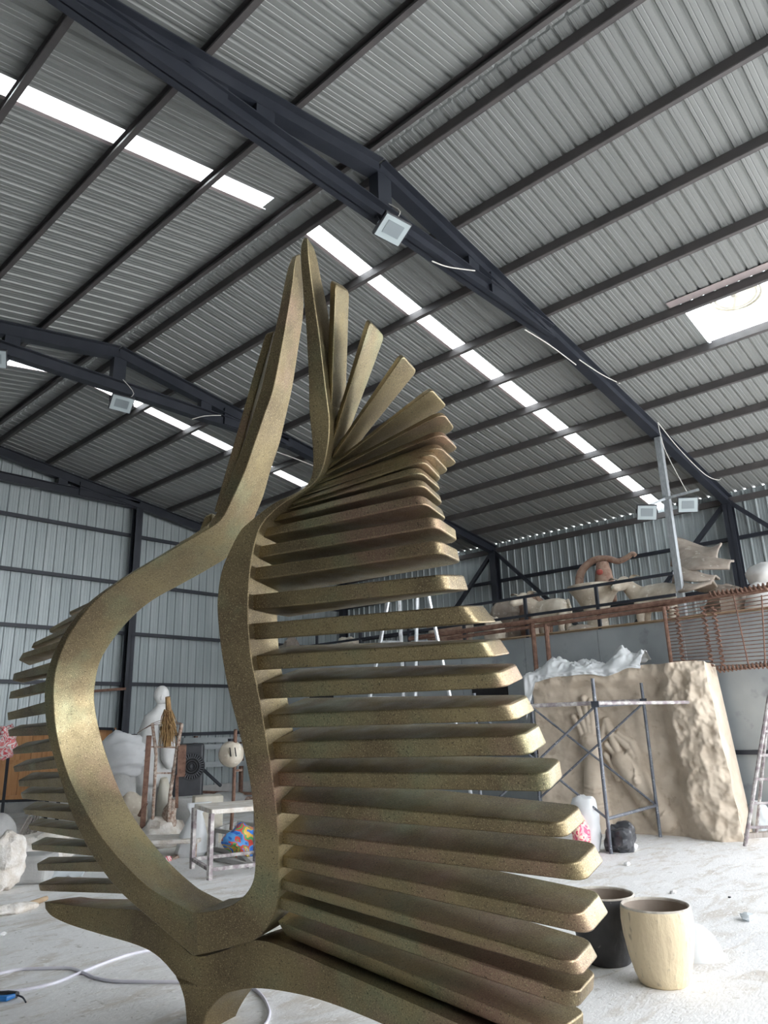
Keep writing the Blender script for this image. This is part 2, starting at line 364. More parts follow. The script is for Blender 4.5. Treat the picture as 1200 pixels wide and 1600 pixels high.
for r in (.33, .27):
    part(MB().tube([V((cx + r * math.cos(a), cy + r * math.sin(a), zp(cx + r * math.cos(a)) + .16)) for a in [2 * math.pi * i / 40 for i in range(40)]], .022, 8, closed=True), 'ventilator_ring', 'palestone', vent, smooth=True)
for i in range(3):
    a = .4 + i * math.pi / 3 * 2
    part(MB().bar((cx, cy, zp(cx) + .15), (cx + .3 * math.cos(a), cy + .3 * math.sin(a), zp(cx + .3 * math.cos(a)) + .15), .035, .02), 'spoke', 'palestone', vent)
part(MB().ell((cx, cy, zp(cx) + .15), (.06, .06, .03), 12), 'hub', 'palestone', vent, smooth=True)
# ---- corrugated walls
def wall_panel_mesh(name, z0, ztop, axis):   # 0.9 m wide cladding sheet with ribs toward the inside
    prof = []
    for k in range(4):
        b = k * .225
        prof += [(b, 0), (b + .055, 0), (b + .059, .004), (b + .065, .004), (b + .069, 0), (b + .115, 0), (b + .119, .004), (b + .125, .004), (b + .129, 0), (b + .170, 0), (b + .186, .028), (b + .208, .028)]
    prof.append((.90, 0))
    vs = [V((d, u, z0)) if axis == 'x' else V((u, d, z0)) for u, d in prof] + [V((d, u, ztop(u))) if axis == 'x' else V((u, d, ztop(u))) for u, d in prof]
    k = len(prof); me = bpy.data.meshes.new(name); me.from_pydata(vs, [], [(q, q + 1, k + q + 1, k + q) for q in range(k - 1)]); me.update(); me.materials.append(M['wall']); return me
wall_right = struct(MB().box((XE - .03, (1.5 + Y1) / 2, .1), (.06, Y1 - 1.5, .2)).build('wall_right', 'concrete'))
mep = wall_panel_mesh('wall_sheet', 0, lambda u: zp(XE) + .060, 'x')
n = round((Y1 - 1.5) / .9); w = (Y1 - 1.5) / n
for i in range(n):
    o = bpy.data.objects.new('wall_sheet', mep); COL.objects.link(o); o.parent = wall_right; o.location = (XE + .04, 1.5 + i * w, 0); o.scale = (-1, w / .9, 1)
meh = wall_panel_mesh('wall_sheet', 5.75, lambda u: zp(XE) + .060, 'x')
for i in range(7):
    o = bpy.data.objects.new('wall_sheet', meh); COL.objects.link(o); o.parent = wall_right; o.location = (XE + .04, 1.5 - (i + 1) * .842, 0); o.scale = (-1, .842 / .9, 1)
for z in (5.09, 4.05, 3.0):
    MB().box((XE - .07, (1.5 + Y1) / 2, z), (.07, Y1 - 1.5, .08)).build('girt', 'truss', wall_right)
wall_far = struct(MB().box(((XL + XE) / 2, Y1 - .03, .1), (XE - XL, .06, .2)).build('wall_far', 'concrete'))
n = round((XE - XL) / .9); w = (XE - XL) / n
for i in range(n):
    x0 = XL + i * w
    me = wall_panel_mesh('wall_sheet', 0, lambda u: zp(x0 + u * w / .9) + .10, 'y')
    o = bpy.data.objects.new('wall_sheet', me); COL.objects.link(o); o.parent = wall_far; o.location = (x0, Y1 + .04, 0); o.scale = (w / .9, -1, 1)
for z in (6.26, 5.04, 3.83, 2.64, 1.45):
    MB().box(((XL + XE) / 2, Y1 - .07, z), (XE - XL, .07, .08)).build('girt', 'truss', wall_far)
wl = MB(); wl.box((XL - .03, (Y0 + Y1) / 2, 3.0), (.06, Y1 - Y0, 6.0)); struct(wl.build('wall_left', 'sidewall'))
wn = MB()
wn.box(((XL + 1.8) / 2, Y0 - .03, 3.4), (1.8 - XL, .06, 6.8))  # unseen closed part, added to keep daylight off the sculpture front
wn.hexa([V((x, yy, z)) for yy in (Y0 - .06, Y0) for x, z in ((1.8, 5.95), (XE, 5.95), (XR, zp(XR)), (1.8, zp(1.8)))])
struct(wn.build('wall_near', 'sidewall'))
# ---- roof trusses
def ibeam(mb, a, b, w=.16, h=.22, up=(0, 0, 1)):
    a, b = V(a), V(b); d = (b - a).normalized(); u = (V(up) - d * V(up).dot(d)).normalized()
    mb.bar(a + u * (h / 2 - .007), b + u * (h / 2 - .007), w, .014, u); mb.bar(a - u * (h / 2 - .007), b - u * (h / 2 - .007), w, .014, u); mb.bar(a, b, .012, h, u); return mb
def truss(y, label):
    t = thing('roof_truss', label, 'truss', (XR, y, 6.9), 'steel roof trusses')
    zt = lambda x: zp(x) - .06 - .12
    for xe in (XE - .1, XL + .1):
        mb = MB(); ibeam(mb, (XR, y, zt(XR)), (xe, y, zt(xe))); part(mb, 'top_chord', 'truss', t)
    mb = MB(); ibeam(mb, (XR - 3.7, y, 7.04), (XR + 3.7, y, 7.04), .16, .20); part(mb, 'bottom_chord', 'truss', t)
    for dx in (0.0, 1.70, -1.70):
        x = XR + dx; part(MB().box((x, y, (7.14 + zt(x) - .1) / 2), (.22, .14, zt(x) - .1 - 7.14)), 'post', 'truss', t)
    for sg in (-1, 1):                     # solid tapered web where the chords run together
        xa, xb = XR + sg * 2.12, XR + sg * 3.7
        part(MB().hexa([V((x, y + d, z)) for d in (-.05, .05) for x, z in ((xa, 6.98), (xb, 6.98), (xb, zt(xb)), (xa, zt(xa)))]), 'web_plate', 'truss', t)
    return t
TY = (4.63, 10.64, 16.45)
truss(TY[0], 'nearest dark navy roof truss crossing the top of the picture')
truss(TY[1], 'middle dark navy roof truss behind the tall left feathers of the sculpture')
truss(TY[2], 'farthest dark navy roof truss set against the far end wall')
def column(x, y, ztop, label, braces=(), ax='y'):
    c = thing('steel_column', label, 'column', (x, y, 0), 'dark steel wall columns')
    mb = MB(); ibeam(mb, (x, y, 0), (x, y, ztop), .18, .2, (1, 0, 0) if ax == 'y' else (0, 1, 0)); part(mb, 'shaft', 'truss', c)
    part(MB().box((x, y, .01), (.3, .3, .02)), 'base_plate', 'truss', c)
    for a, b in braces: part(MB().bar(a, b, .09, .09), 'diagonal_brace', 'truss', c)
xc = XE - .2
column(xc, TY[0], zp(xc) - .2, 'dark column with two diagonal braces behind the floodlight pole', [((xc, TY[0] + .05, 5.85), (xc, TY[0] + 2.9, 2.97)), ((xc, TY[0] - .05, 5.85), (xc, TY[0] - 2.9, 2.97))])
column(xc, TY[1], zp(xc) - .2, 'dark column with two diagonal braces behind the left calf statue', [((xc, TY[1] + .05, 5.85), (xc, TY[1] + 2.9, 2.97)), ((xc, TY[1] - .05, 5.85), (xc, TY[1] - 2.9, 2.97))])
column(8.84, TY[2] - .05, 6.93, 'dark column of the far end wall seen through the loop of the sculpture', (), 'x')
column(xc, 16.4, zp(xc) - .2, 'dark corner column where the far wall meets the right wall')
# ---- mezzanine
MX, MZ = 11.3, 2.96
mez = struct(MB().box(((MX + XE) / 2 - .05, (2.8 + 14) / 2, MZ - .1), (XE - MX - .22, 11.2, .18)).build('mezzanine', 'plywood'))
mez['label'] = 'raised storage deck clad in grey steel sheet'
for i in range(8):
    y0 = 2.8 + i * 1.4
    MB().box((MX, y0 + .70, (MZ - .04 + 1.02) / 2), (.03, 1.39, MZ - .04 - 1.02)).build('facing_sheet', 'mezz', mez)
    MB().box((MX + .03, y0 + .70, .52), (.03, 1.39, .96)).build('facing_sheet', 'mezz', mez)
MB().box((MX - .01, 8.4, MZ - .008), (.08, 11.2, .018)).build('plywood_edge', 'plywood', mez)
MB().box((MX - .02, 8.4, 1.0), (.05, 11.2, .06)).build('rail', 'truss', mez)
for a, b in ((PX((795, 1081), MX).y, PX((739, 1081), MX).y), (PX((522, 1090), MX).y, PX((485, 1090), MX).y)):     # dark openings low in the facing
    MB().box((MX - .02, (a + b) / 2, 2.02), (.02, b - a, .55)).build('dark_opening', 'darkhole', mez)
rl = thing('guard_rail', 'dark steel guard rail along the edge of the storage deck', 'railing', (MX + .06, 8.6, MZ))
for z in (3.66, 3.32): part(MB().bar((MX + .06, 4.25, z), (MX + .06, 13.4, z), .045, .045), 'rail', 'truss', rl)
for y in [5.57 + 1.39 * i for i in range(6)]: part(MB().bar((MX + .06, y, MZ - .12), (MX + .06, y, 3.66), .05, .05), 'post', 'truss', rl)
# ================================================================== THE BRONZE SCULPTURE
AL = math.radians(17.5)
EB = RH * math.sin(AL) + FH * math.cos(AL)          # depth direction of the bands
stem0 = P((330, 1640), 3.80); stem0.z = 0
sc = thing('bronze_wing_sculpture', 'tall bronze-patinated abstract sculpture of a looped band with rows of feather fins', 'sculpture', stem0)
def lerp(a, b, t): return a + (b - a) * t
def catrows(rows, k=4):
    cols = [cr([r[i] for r in rows], k) for i in range(4)]
    return [list(q) for q in zip(*cols)]
# left band: rows of outer-front, inner-front, inner-back pixels and depth
LB = [((302,1494),(304,1427),(362,1414),3.75),((242,1442),(247,1397),(327,1397),3.80),((205,1410),(215,1372),(305,1384),3.84),((177,1382),(180,1335),(267,1350),3.90),
 ((145,1338),(153,1300),(232,1309),3.97),((118,1287),(128,1256),(205,1270),4.03),((99,1235),(112,1225),(186,1232),4.08),((84,1185),(97,1183),(168,1184),4.12),
 ((75,1150),(88,1145),(156,1143),4.14),((70,1110),(84,1105),(148,1100),4.15),((70,1070),(84,1070),(149,1068),4.15),((78,1035),(90,1036),(157,1033),4.15),
 ((95,997),(107,995),(178,998),4.15),((122,958),(131,959),(207,964),4.14),((152,930),(157,931),(240,937),4.12),((200,897),(203,898),(285,912),4.10),
 ((257,863),(262,863),(328,888),4.06),((306,832),(316,832),(366,862),4.02),((331,812),(345,812),(393,818),4.0),((347,782),(364,777),(411,777),3.98),
 ((362,742),(383,735),(423,735),3.96),((380,694),(398,692),(437,693),3.95),((396,645),(413,648),(447,650),3.94),((409,603),(427,607),(457,605),3.93),
 ((422,546),(440,543),(467,540),3.92),((434,496),(448,498),(473,500),3.91),((443,450),(456,450),(474.5,468),3.9),((450,418),(460,418),(472,430),3.9),((457,401),(463,400),(469,397),3.9)]
rows = []
for i, (of, jf, ib, z) in enumerate(LB):
    w = .28 if i < 20 else .28 - .13 * (i - 20) / 8
    a, b, c = P(of, z + .03), P(jf, z), P(ib, z + w)
    rows.append([a, b, c, a + (c - b)])
left_rows = catrows(rows)
RB = [((302,1427),(302,1494),3.75),((330,1424),(342,1485),3.72),((360,1415),(395,1470),3.69),((380,1401),(417,1450),3.67),((393,1382),(431,1420),3.66),((398,1358),(436,1380),3.65),
 ((398,1316),(436,1325),3.64),((396,1269),(432,1267),3.63),((391,1227),(426,1216),3.62),((382,1180),(418,1165),3.62),((372,1138),(410,1118),3.62),((357,1080),(402,1073),3.62),
 ((346,1020),(393,1030),3.62),((340,964),(388,975),3.62),((340,930),(388,935),3.62),((346,892),(391,890),3.62),((359,860),(398,850),3.62),((374,831),(408,821),3.62),
 ((390,815),(424,802),3.61),((425,787.5),(446,784),3.60),((452,775),(468,771),3.60),((475,762),(490,755),3.6),((486,745),(503,735),3.59),((489,720),(512,700),3.58),
 ((487,683),(515,660),3.57),((483,642),(512,630),3.56),((482,593),(508,600),3.55),((478,510),(499,525),3.53),((473,452),(489,455),3.52),((470,410),(483,410),3.5),((470,384),(481,382),3.5),((475,371),(480,371),3.5)]
rows = []
for i, (jf, of, z) in enumerate(RB):
    w = .33 if i < 18 else max(.19, .33 - .03 * (i - 18))
    a, b = P(of, z - .02), P(jf, z); e = EB * w
    if i > 28: e = e * (1 - .2 * (i - 28))
    rows.append([a, b, b + e, a + e])
right_rows = catrows(rows)
v0 = [lerp(p, q, .5) for p, q in zip(left_rows[0], right_rows[0])]
part(MB().loft(left_rows[::-1][:-1] + [v0] + right_rows[1:]), 'loop_band', 'bronze', sc, smooth=True, bevel=.006, seg=2, fix=True, sharp=22)['label'] = 'continuous looped band sweeping up into two tall feathers'
# base: long lower feathers of both wings and the stem
BR = [((70,1409),(71,1420),4.28),((80,1411),(82,1432),4.25),((105,1414),(110,1445),4.2),((155,1419),(155,1459),4.08),((222,1424),(215,1477),3.93),((262,1455),(250,1497),3.85),
 ((302,1493),(296,1545),3.79),((345,1487),(345,1552),3.75),((400,1469),(395,1544),3.68),((455,1485),(455,1551),3.58),((515,1511),(515,1567),3.45),((600,1548),(600,1601),3.27),((690,1588),(690,1643),3.10),((860,1663),(850,1705),2.86),((885,1676),(880,1698),2.83)]
rows = []
for i, (t, b, z) in enumerate(BR):
    z += (0, 0, .05, .09, .08, .05, .02, .02, 0)[i] if i < 9 else 0
    a, c = P(t, z), P(b, z - .01)
    w = .20 if i < 1 else .26 if i < 3 else .32
    e = EB * w + V((0, 0, .055 if i > 8 else -.02))
    rows.append([c, a, a + e, c + e])
base = part(MB().loft(catrows(rows)), 'base_arms', 'bronze', sc, smooth=True, bevel=.012, seg=3, fix=True)
ST = [((268,1478),(390,1500),(396,1500)),((273,1520),(388,1533),(396,1533)),((280,1537),(372,1541),(395,1543)),((287,1560),(340,1562),(382,1562)),((290,1585),(322,1587),(370,1585)),((291,1605),(318,1610),(367,1603)),((291,1640),(316,1646),(366,1636))]
rows = []
for k_, (l, r, rb) in enumerate(ST):
    zz = (.14, .045, -.008, 0, 0, 0, 0)[k_]
    a, b, c = P(l, 3.81 + zz), P(r, 3.775 + zz), P(rb, 4.0)
    rows.append([a, b, c, a + (c - b)])
last = [V((p.x, p.y, .02)) for p in rows[-1]]
part(MB().loft(catrows(rows, 3) + [last]), 'stem', 'bronze', sc, smooth=True, bevel=.012, seg=3, fix=True)
# fins
def fin(RT, RBt, TT, TB, zr, zt, offr, offt, dz=.23, th=0.0, rt=.05, thr=None, kr=1.0):
    thr = th if thr is None else thr
    def cor(t, b, z, off, thk, dzz):
        ft, fb = P(t, z + thk), P(b, z); bt = P((b[0] + off[0], b[1] + off[1]), z + dzz)
        return ft, fb, bt + (ft - fb), bt
    r = cor(RT, RBt, zr, (offr[0] * kr, offr[1] * kr), thr, dz * kr); t = cor(TT, TB, zt, offt, th, dz)
    L_ = (t[1] - r[1]).length; W_ = (t[3] - t[1]).length
    ru, rv = rt / L_, min(.42, rt / W_)
    out = [(0, 0)]
    K = 5
    out += [(.25, 0), (.5, 0), (.75, 0)]
    for i in range(K + 1):
        a = math.pi / 2 * i / K; out.append((1 - ru + ru * math.sin(a), rv - rv * math.cos(a)))
    for i in range(K + 1):
        a = math.pi / 2 * i / K; out.append((1 - ru + ru * math.cos(a), 1 - rv + rv * math.sin(a)))
    out += [(.75, 1), (.5, 1), (.25, 1), (0, 1)]
    def mp(u, v, w):
        f = lerp(lerp(r[0], t[0], u), lerp(r[1], t[1], u), w); b = lerp(lerp(r[2], t[2], u), lerp(r[3], t[3], u), w)
        return lerp(f, b, v)
    mb = MB(); n = len(out)
    mb.v = [mp(u, v, 0) for u, v in out] + [mp(u, v, 1) for u, v in out]
    mb.f = [(i, (i + 1) % n, n + (i + 1) % n, n + i) for i in range(n)] + [tuple(range(n))[::-1], tuple(range(n, 2 * n))]
    return part(mb, 'fin', 'bronze', sc, smooth=True, bevel=.008, seg=3, fix=True)
ZS = 3.67
RF = [ # root top, root bottom, tip top, tip bottom, tip depth, root offset, tip offset, thickness depth
 ((433,1439),(447,1464),(870,1613),(870,1640),2.88,(33,-30),(48,-36),0),
 ((432,1400),(434,1420),(903,1553),(901,1579),2.88,(33,-30),(31,-38),0),
 ((434,1371),(434,1389),(895,1505),(908,1529),2.88,(33,-30),(31,-38),0),
 ((438,1336),(440,1355),(905,1431),(922,1462),2.88,(33,-30),(34,-40),0),
 ((438,1298),(438,1319),(900,1351),(915,1379),2.90,(33,-30),(33,-37),0),
 ((438,1249),(438,1271),(875,1287),(885,1311),2.92,(33,-30),(34,-31),0),
 ((430,1206),(432,1229),(852,1209),(857,1238),2.94,(33,-25),(26,-27),0),
 ((420,1160),(424,1187),(814,1149),(828,1181),2.96,(46,-23),(31,-22),0),
 ((411,1117),(415,1139),(791,1102),(805,1127),2.98,(50,-22),(36,-19),0),
 ((403,1067),(407,1093),(776,1051),(789,1075),3.00,(50,-19),(34,-17),0),
 ((391,1025),(393,1048),(753,1002),(770,1027),3.04,(50,-14),(32,-6),0),
 ((388,975),(391,1000),(724,946),(747,974),3.08,(50,-3),(34,-2),0),
 ((387,930),(388,954),(690,897),(698,922),3.12,(48,8),(40,0),0),
 ((388,888),(390,908),(685,843),(690,864),3.16,(38,16),(34,16),.01),
 ((394,855),(396,873),(680,805),(682,823),3.18,(35,17),(37,24),.02),
 ((405,827),(407,840),(658,771),(664,786),3.20,(30,16),(38,28),.03),
 ((421,807),(423,816),(657,746),(660,757),3.22,(24,12),(36,33),.035),
 ((439,792),(440,799),(653,727),(657,737),3.24,(20,10),(36,31),.04),
 ((455,783),(456,788),(661,711),(663,720),3.26,(16,9),(30,32),.045),
 ((466,772),(467,777),(671,700),(675,708),3.28,(14,8),(29,31),.05),
 ((477,764),(478,769),(681,690),(686,697),3.30,(13,8),(32,30),.05),
 ((488,755),(489,760),(687,670),(691,677),3.32,(12,8),(28,27),.055),
 ((498,742),(499,747),(689,640),(693,645),3.34,(12,8),(20,27),.06),
 ((510,730),(511,734),(671,604),(675,608),3.36,(12,10),(24,27),.06),
 ((516,712),(519,716),(625,551),(630,555),3.38,(15,10),(22,25),.06),
 ((514,690),(519,694),(573,496),(578,502),3.42,(16,10),(23,24),.06),
 ((509,665),(517,668),(516,436),(524,444),3.46,(22,6),(22,11),.05)]
for i, (a, b, c, d, zt, o1, o2, th) in enumerate(RF):
    fin(a, b, c, d, ZS if i < 18 else ZS - .06, zt, o1, o2, .23 if i < 20 else .20, th, .055 if i < 23 else .03, th * .6, 1.3 if i < 18 else 1.0)
LF = [((146,936),(142,942),(108,956),(108,960),(12,6),(8,5)),((123,954),(113,967),(76,983),(77,988),(14,6),(12,4)),((108,976),(100,988),(51,1005),(48,1012),(14,5),(13,4)),
 ((94,1000),(88,1012),(34,1021),(28,1031),(16,8),(18,9)),((78,1034),(75,1051),(20,1053),(18,1063),(16,4),(17,4)),((73,1063),(72,1078),(15,1081),(12.5,1092),(16,0),(18,-1)),
 ((72,1095),(72,1114),(10,1114),(11,1126),(16,-2),(19,-4)),((73,1133),(75,1148.5),(11,1141),(12.5,1151),(17,-7),(21,-9)),((79,1157.5),(81,1173.5),(18,1171),(19,1179),(18,-8),(24,-12)),
 ((84,1186),(88,1200.6),(19,1198.5),(21,1206.5),(18,-9),(23,-12)),((92,1214.6),(96,1230),(27,1220),(28,1229),(18,-10),(24,-14)),((101,1239),(106,1255),(31,1239.6),(33,1248),(17,-10),(16,-11)),
 ((111,1268),(115,1284),(34,1265),(37.5,1272),(18,-10),(23,-14)),((123,1297),(131,1312.5),(42.5,1289.5),(44,1296),(18,-10),(22,-12)),((136,1323),(146,1338),(47,1319),(48,1328),(18,-10),(24,-12)),
 ((152,1346),(163,1362.5),(56,1350),(57,1360.5),(17,-9),(21,-12)),((177,1380.5),(192,1397),(57.5,1381),(60,1392.5),(18,-9),(30,-12))]
for i, (a, b, c, d, o1, o2) in enumerate(LF):
    zr = 4.22 - max(0, i - 9) * .033
    fin((a[0] + 4, a[1]), (b[0] + 4, b[1]), c, d, zr, zr + .45, o1, o2, .22, 0, .03)
fin((334,800),(350,798),(415,520),(428,516),4.08,4.02,(10,3),(9,4),.15,0,.03)
fin((308,838),(328,836),(320,806),(331,801),4.16,4.16,(12,3),(10,4),.15,0,.02)
fin((276,858),(296,852),(281,846),(292,840),4.2,4.2,(12,3),(10,4),.15,0,.02)
# ================================================================== RIGHT SIDE: POTS, RELIEF, SCAFFOLD
def depth(p): return (V(p) - CAM).dot(FWD)
def mpp(p): return depth(p) / FPX          # metres per pixel at a point
def pot(px, r, h, label, body, inner):
    c = PF(px); t = thing('plant_pot', label, 'pot', c, 'empty plant pots')
    prof = [(.0, .0), (.60, 0), (.66, .02), (.76, .14), (.88, .36), (.97, .62), (1.0, .82), (.985, .93), (.97, .985)]
    part(MB().lathe([(r * a + .0005, h * b) for a, b in prof], 48, c, caps=False), 'shell', body, t, smooth=True, sharp=60)
    part(MB().lathe([(r * .905, h * .985), (r * .92, h * .80), (r * .86, h * .4), (r * .6, h * .06), (.002, h * .05)], 48, c, caps=False), 'inside', inner, t, smooth=True)
    part(MB().lathe([(r * .972, h * .975), (r * .968, h * 1.0), (r * .94, h * 1.012), (r * .905, h * 1.0), (r * .90, h * .975)], 48, c, caps=False), 'rim', 'rim', t, smooth=True)
    return t
pot((1038, 1536), .208, .415, 'cream speckled plant pot standing in front of the black pot', 'cream', 'potin')
pot((951, 1503), .213, .40, 'charcoal black plant pot half hidden behind the sculpture fins', 'blackpot', 'potin')
c = PF((1098, 1509))
c = PF((1092, 1500)) + FH * .12; mb = MB().lathe([(.20, 0), (.20, .008), (.185, .06), (.15, .12), (.10, .165), (.05, .185), (.005, .19)], 32, c)
single(mb, 'plastic_dome', 'whiteplastic', 'white domed plastic cover lying behind the cream pot', 'cover', c, smooth=True, sharp=60)
# ---- big clay relief
RA, RBp = PF((846, 1298)) + V((.13, .02, 0)), PF((1165, 1312)) + V((.05, .0, 0))
du = (RBp - RA); RLN = du.length; du.normalize(); dn = V((du.y, -du.x, 0))
if dn.dot(CAM - RA) < 0: dn = -dn
def rel(p):                                 # pixel -> (s, z) on the relief face
    q = onplane(p, RA, dn); return ((q - RA).dot(du), q.z)
RH_ = 2.22
caps = []
def cap(pts, r0, r1, h=1.0):
    q = [rel((800 + x / 3, 1000 + y / 3)) for x, y in pts]
    for i in range(len(q) - 1):
        a, b = i / (len(q) - 1), (i + 1) / (len(q) - 1)
        caps.append((q[i], q[i + 1], r0 + (r1 - r0) * a, r0 + (r1 - r0) * b, h))
# upright open hand
cap([(368, 470), (385, 560)], .15, .13, .75); cap([(385, 560), (400, 830)], .13, .19, .8); cap([(400, 830), (410, 905)], .19, .2, .7)
cap([(340, 450), (310, 380), (288, 345)], .052, .040); cap([(355, 430), (330, 350), (310, 292)], .055, .040); cap([(368, 420), (352, 330), (335, 258)], .056, .040); cap([(382, 425), (378, 340), (366, 275)], .052, .038); cap([(395, 500), (425, 430), (440, 375)], .060, .042)
# downward folded hand
cap([(560, 620), (520, 560)], .17, .15, .8); cap([(560, 620), (640, 740), (715, 840)], .17, .17, .6)
cap([(520, 560), (480, 470), (452, 400), (440, 365)], .065, .045); cap([(575, 540), (540, 485), (490, 440), (470, 430)], .062, .045); cap([(600, 600), (585, 520), (560, 470), (500, 425)], .060, .045)
cap([(520, 600), (480, 520), (445, 480)], .060, .045); cap([(500, 640), (470, 570), (440, 530)], .058, .044)
cap([(545, 520), (560, 515)], .035, .03, 1.9); cap([(575, 560), (590, 600), (590, 640)], .02, .02, 3.2); cap([(595, 645), (597, 655)], .05, .05, 1.6)
for y0 in (670, 690, 745, 765): cap([(340, y0 + 5), (400, y0 + 18), (455, y0 + 8)], .018, .018, 4.0)
for k in range(4): cap([(585 + k * 26, 785 + k * 30 - 5), (640 + k * 26, 735 + k * 28 - 5), (665 + k * 22, 715 + k * 26)], .018, .018, 4.2)
def rh(s, z):
    f = s / RLN; g = noise.fractal(V((s * 2.2, z * 2.2, 3)), 1, 2, 4); k = noise.fractal(V((s * 6, z * 6, 9)), 1, 2, 3)
    vor = noise.voronoi(V((s * 4.5, z * 4.5, 1)))[0][0]
    edge = .765 + .03 * noise.noise(V((0, z * 2.5, 5))) - .03 * (z / RH_)
    b = 1 / (1 + math.exp(-(f - edge) / .018))
    top = 1 / (1 + math.exp(-(z - (2.03 + .06 * noise.noise(V((s * 3, 0, 7))))) / .03))
    rough = .05 + .20 * max(b, top * .7)
    h = .27 * b * (1 - .25 * max(0, (f - .9) / .1)) + .13 * top * (1 - b) + .06 * g * (.4 + b) + rough * (.35 * vor - .1) + .03 * k * (.4 + b)
    for (a, c2, r0, r1, hs) in caps:
        ax, ay = a; bx, by = c2; vx, vy = bx - ax, by - ay; t = max(0, min(1, ((s - ax) * vx + (z - ay) * vy) / (vx * vx + vy * vy + 1e-9)))
        d = math.hypot(s - ax - vx * t, z - ay - vy * t); r = r0 + (r1 - r0) * t
        if d < r and hs < 1.5: h = max(h, .03 + 1.05 * hs * math.sqrt(r * r - d * d) + .004 * k)
        elif d < r: h += .8 * math.sqrt(r * r - d * d)
    return h
NU, NV = 190, 170
fr = []
for j in range(NV):
    z = RH_ * j / (NV - 1); rowp = []
    for i in range(NU):
        s = RLN * i / (NU - 1)
        zz = z * (1 + .02 * noise.noise(V((s * 2, 1, 1)))) * (.965 + .035 * s / RLN)
        inx = -.16 * (z / RH_) * max(0, (s / RLN - .6) / .4)       # the right edge leans inward toward the top
        rowp.append(RA + du * (s + inx) + dn * rh(s, z) + V((0, 0, zz)))
    fr.append(rowp)
mb = MB(); vs = [p for r_ in fr for p in r_]
mb.add(vs, [(j * NU + i, j * NU + i + 1, (j + 1) * NU + i + 1, (j + 1) * NU + i) for j in range(NV - 1) for i in range(NU - 1)])
def bump3(p): return p + du * (.05 * noise.fractal(p * 3, 1, 2, 3)) + V((0, 0, .03 * noise.fractal(p * 4, 1, 2, 2)))
DB = .72
for edge in ([fr[j][NU - 1] for j in range(NV)], [fr[j][0] for j in range(NV)][::-1], fr[NV - 1][::-1]):
    rings = [edge] + [[lerp(p, p - dn * ((p - RA).dot(dn) + DB), t) if t > .99 else bump3(p - dn * ((p - RA).dot(dn) + DB) * t) for p in edge] for t in (.12, .3, .5, .75, 1.0)]
    n = len(edge); b0 = len(mb.v); mb.v += [p for r_ in rings for p in r_]
    mb.f += [(b0 + k * n + i, b0 + k * n + i + 1, b0 + (k + 1) * n + i + 1, b0 + (k + 1) * n + i) for k in range(5) for i in range(n - 1)]
relief = single(mb, 'clay_relief', 'clay', 'large brown clay relief block modelled with two ornate hands', 'relief', RA + du * RLN / 2, smooth=True, sharp=0)
# ---- plastic sheet over the relief
def tarp(u, v):
    s = -.06 + 1.72 * u; f = max(0, min(RLN, s)); bz = RH_ * (.965 + .035 * f / RLN) * (1 + .02 * noise.noise(V((f * 2, 1, 1)))); fo = rh(f, RH_) + .04
    rid = 1 - abs(noise.fractal(V((u * 7, v * 3.0, 2)), 1, 2, 3)) * 2; rid2 = 1 - abs(noise.noise(V((u * 16 + v * 6, v * 7 - u * 8, 6)))) * 2
    if v < .2:
        t = v / .2; hang = (.07 + .09 * noise.noise(V((u * 5, 0, 3))) + (1.9 * max(0, .10 - u) / .10 * .30)) * (1 - t)
        return RA + du * s + dn * (fo + .025 * (rid2 - .3) * (1 - .5 * t)) + V((0, 0, bz + .02 - hang))
    w = (v - .2) / .8; hump = .20 * math.exp(-((u - .22) / .12) ** 2) + .10 * math.exp(-((u - .5) / .12) ** 2) + .27 * math.exp(-((u - .80) / .08) ** 2) + .14 * math.exp(-((u - .97) / .08) ** 2)
    env = math.sin(math.pi * min(1, w * .85))
    return RA + du * s + dn * (fo * (1 - w) - .55 * w + .03 * noise.noise(V((u * 10, v * 4, 4)))) + V((0, 0, bz + .02 + (hump + .05) * env + .05 * (rid - .4) * env + .035 * (rid2 - .4) * env))
mb = MB().grid(tarp, 170, 44)
single(mb, 'plastic_sheet', 'whiteplastic', 'crumpled white plastic sheet draped over the top of the clay relief', 'plastic sheet', RA + V((0, 0, RH_)), smooth=True, solid=.004, sharp=0)
# ---- scaffold in front of the relief
A0, B0 = PF((955, 1334)), PF((1032, 1308))
C0 = B0 + du * -1.62 + V((0, 0, 0)); A1 = A0 + (C0 - B0)
sf = thing('scaffold', 'paint-splattered dark tube scaffold standing before the clay relief', 'scaffold', (A0 + C0) / 2)
def post(q, px): return V((q.x, q.y, PY(px, q.y).z))
def at(q, z): return V((q.x, q.y, z))
ztA, ztB = post(A0, (925, 1060)).z, post(B0, (1001, 1067)).z
hA, hB = post(A0, (930, 1103)).z, post(B0, (1007, 1098)).z
lA, lB = post(A0, (955, 1278)).z, post(B0, (1027, 1258)).z
R0 = .022
for q, z in ((A0, ztA), (B0, ztB), (C0, ztB - .1), (A1, ztA - .1)): part(MB().tube([at(q, 0), at(q, z)], R0, 10), 'upright', 'splat2', sf, smooth=True)
for a, b in (((A0, hA), (B0, hB)), ((A0, lA), (B0, lB)), ((A1, hA), (C0, hB)), ((A1, lA), (C0, lB))): part(MB().tube([at(*a), at(*b)], R0 * .9, 8), 'ledger', 'splat2', sf, smooth=True)
for a, b in (((C0, hB), (B0, lB)), ((C0, lB + .05), (B0, hB)), ((A1, lA), (A0, hA)), ((A1, hA), (A0, lA))): part(MB().tube([at(*a), at(*b)], .015, 8), 'cross_brace', 'splat2', sf, smooth=True)
e0, e1 = at(C0, hB + .03), P((1098, 1097), depth(at(A0, hA)) + .75)
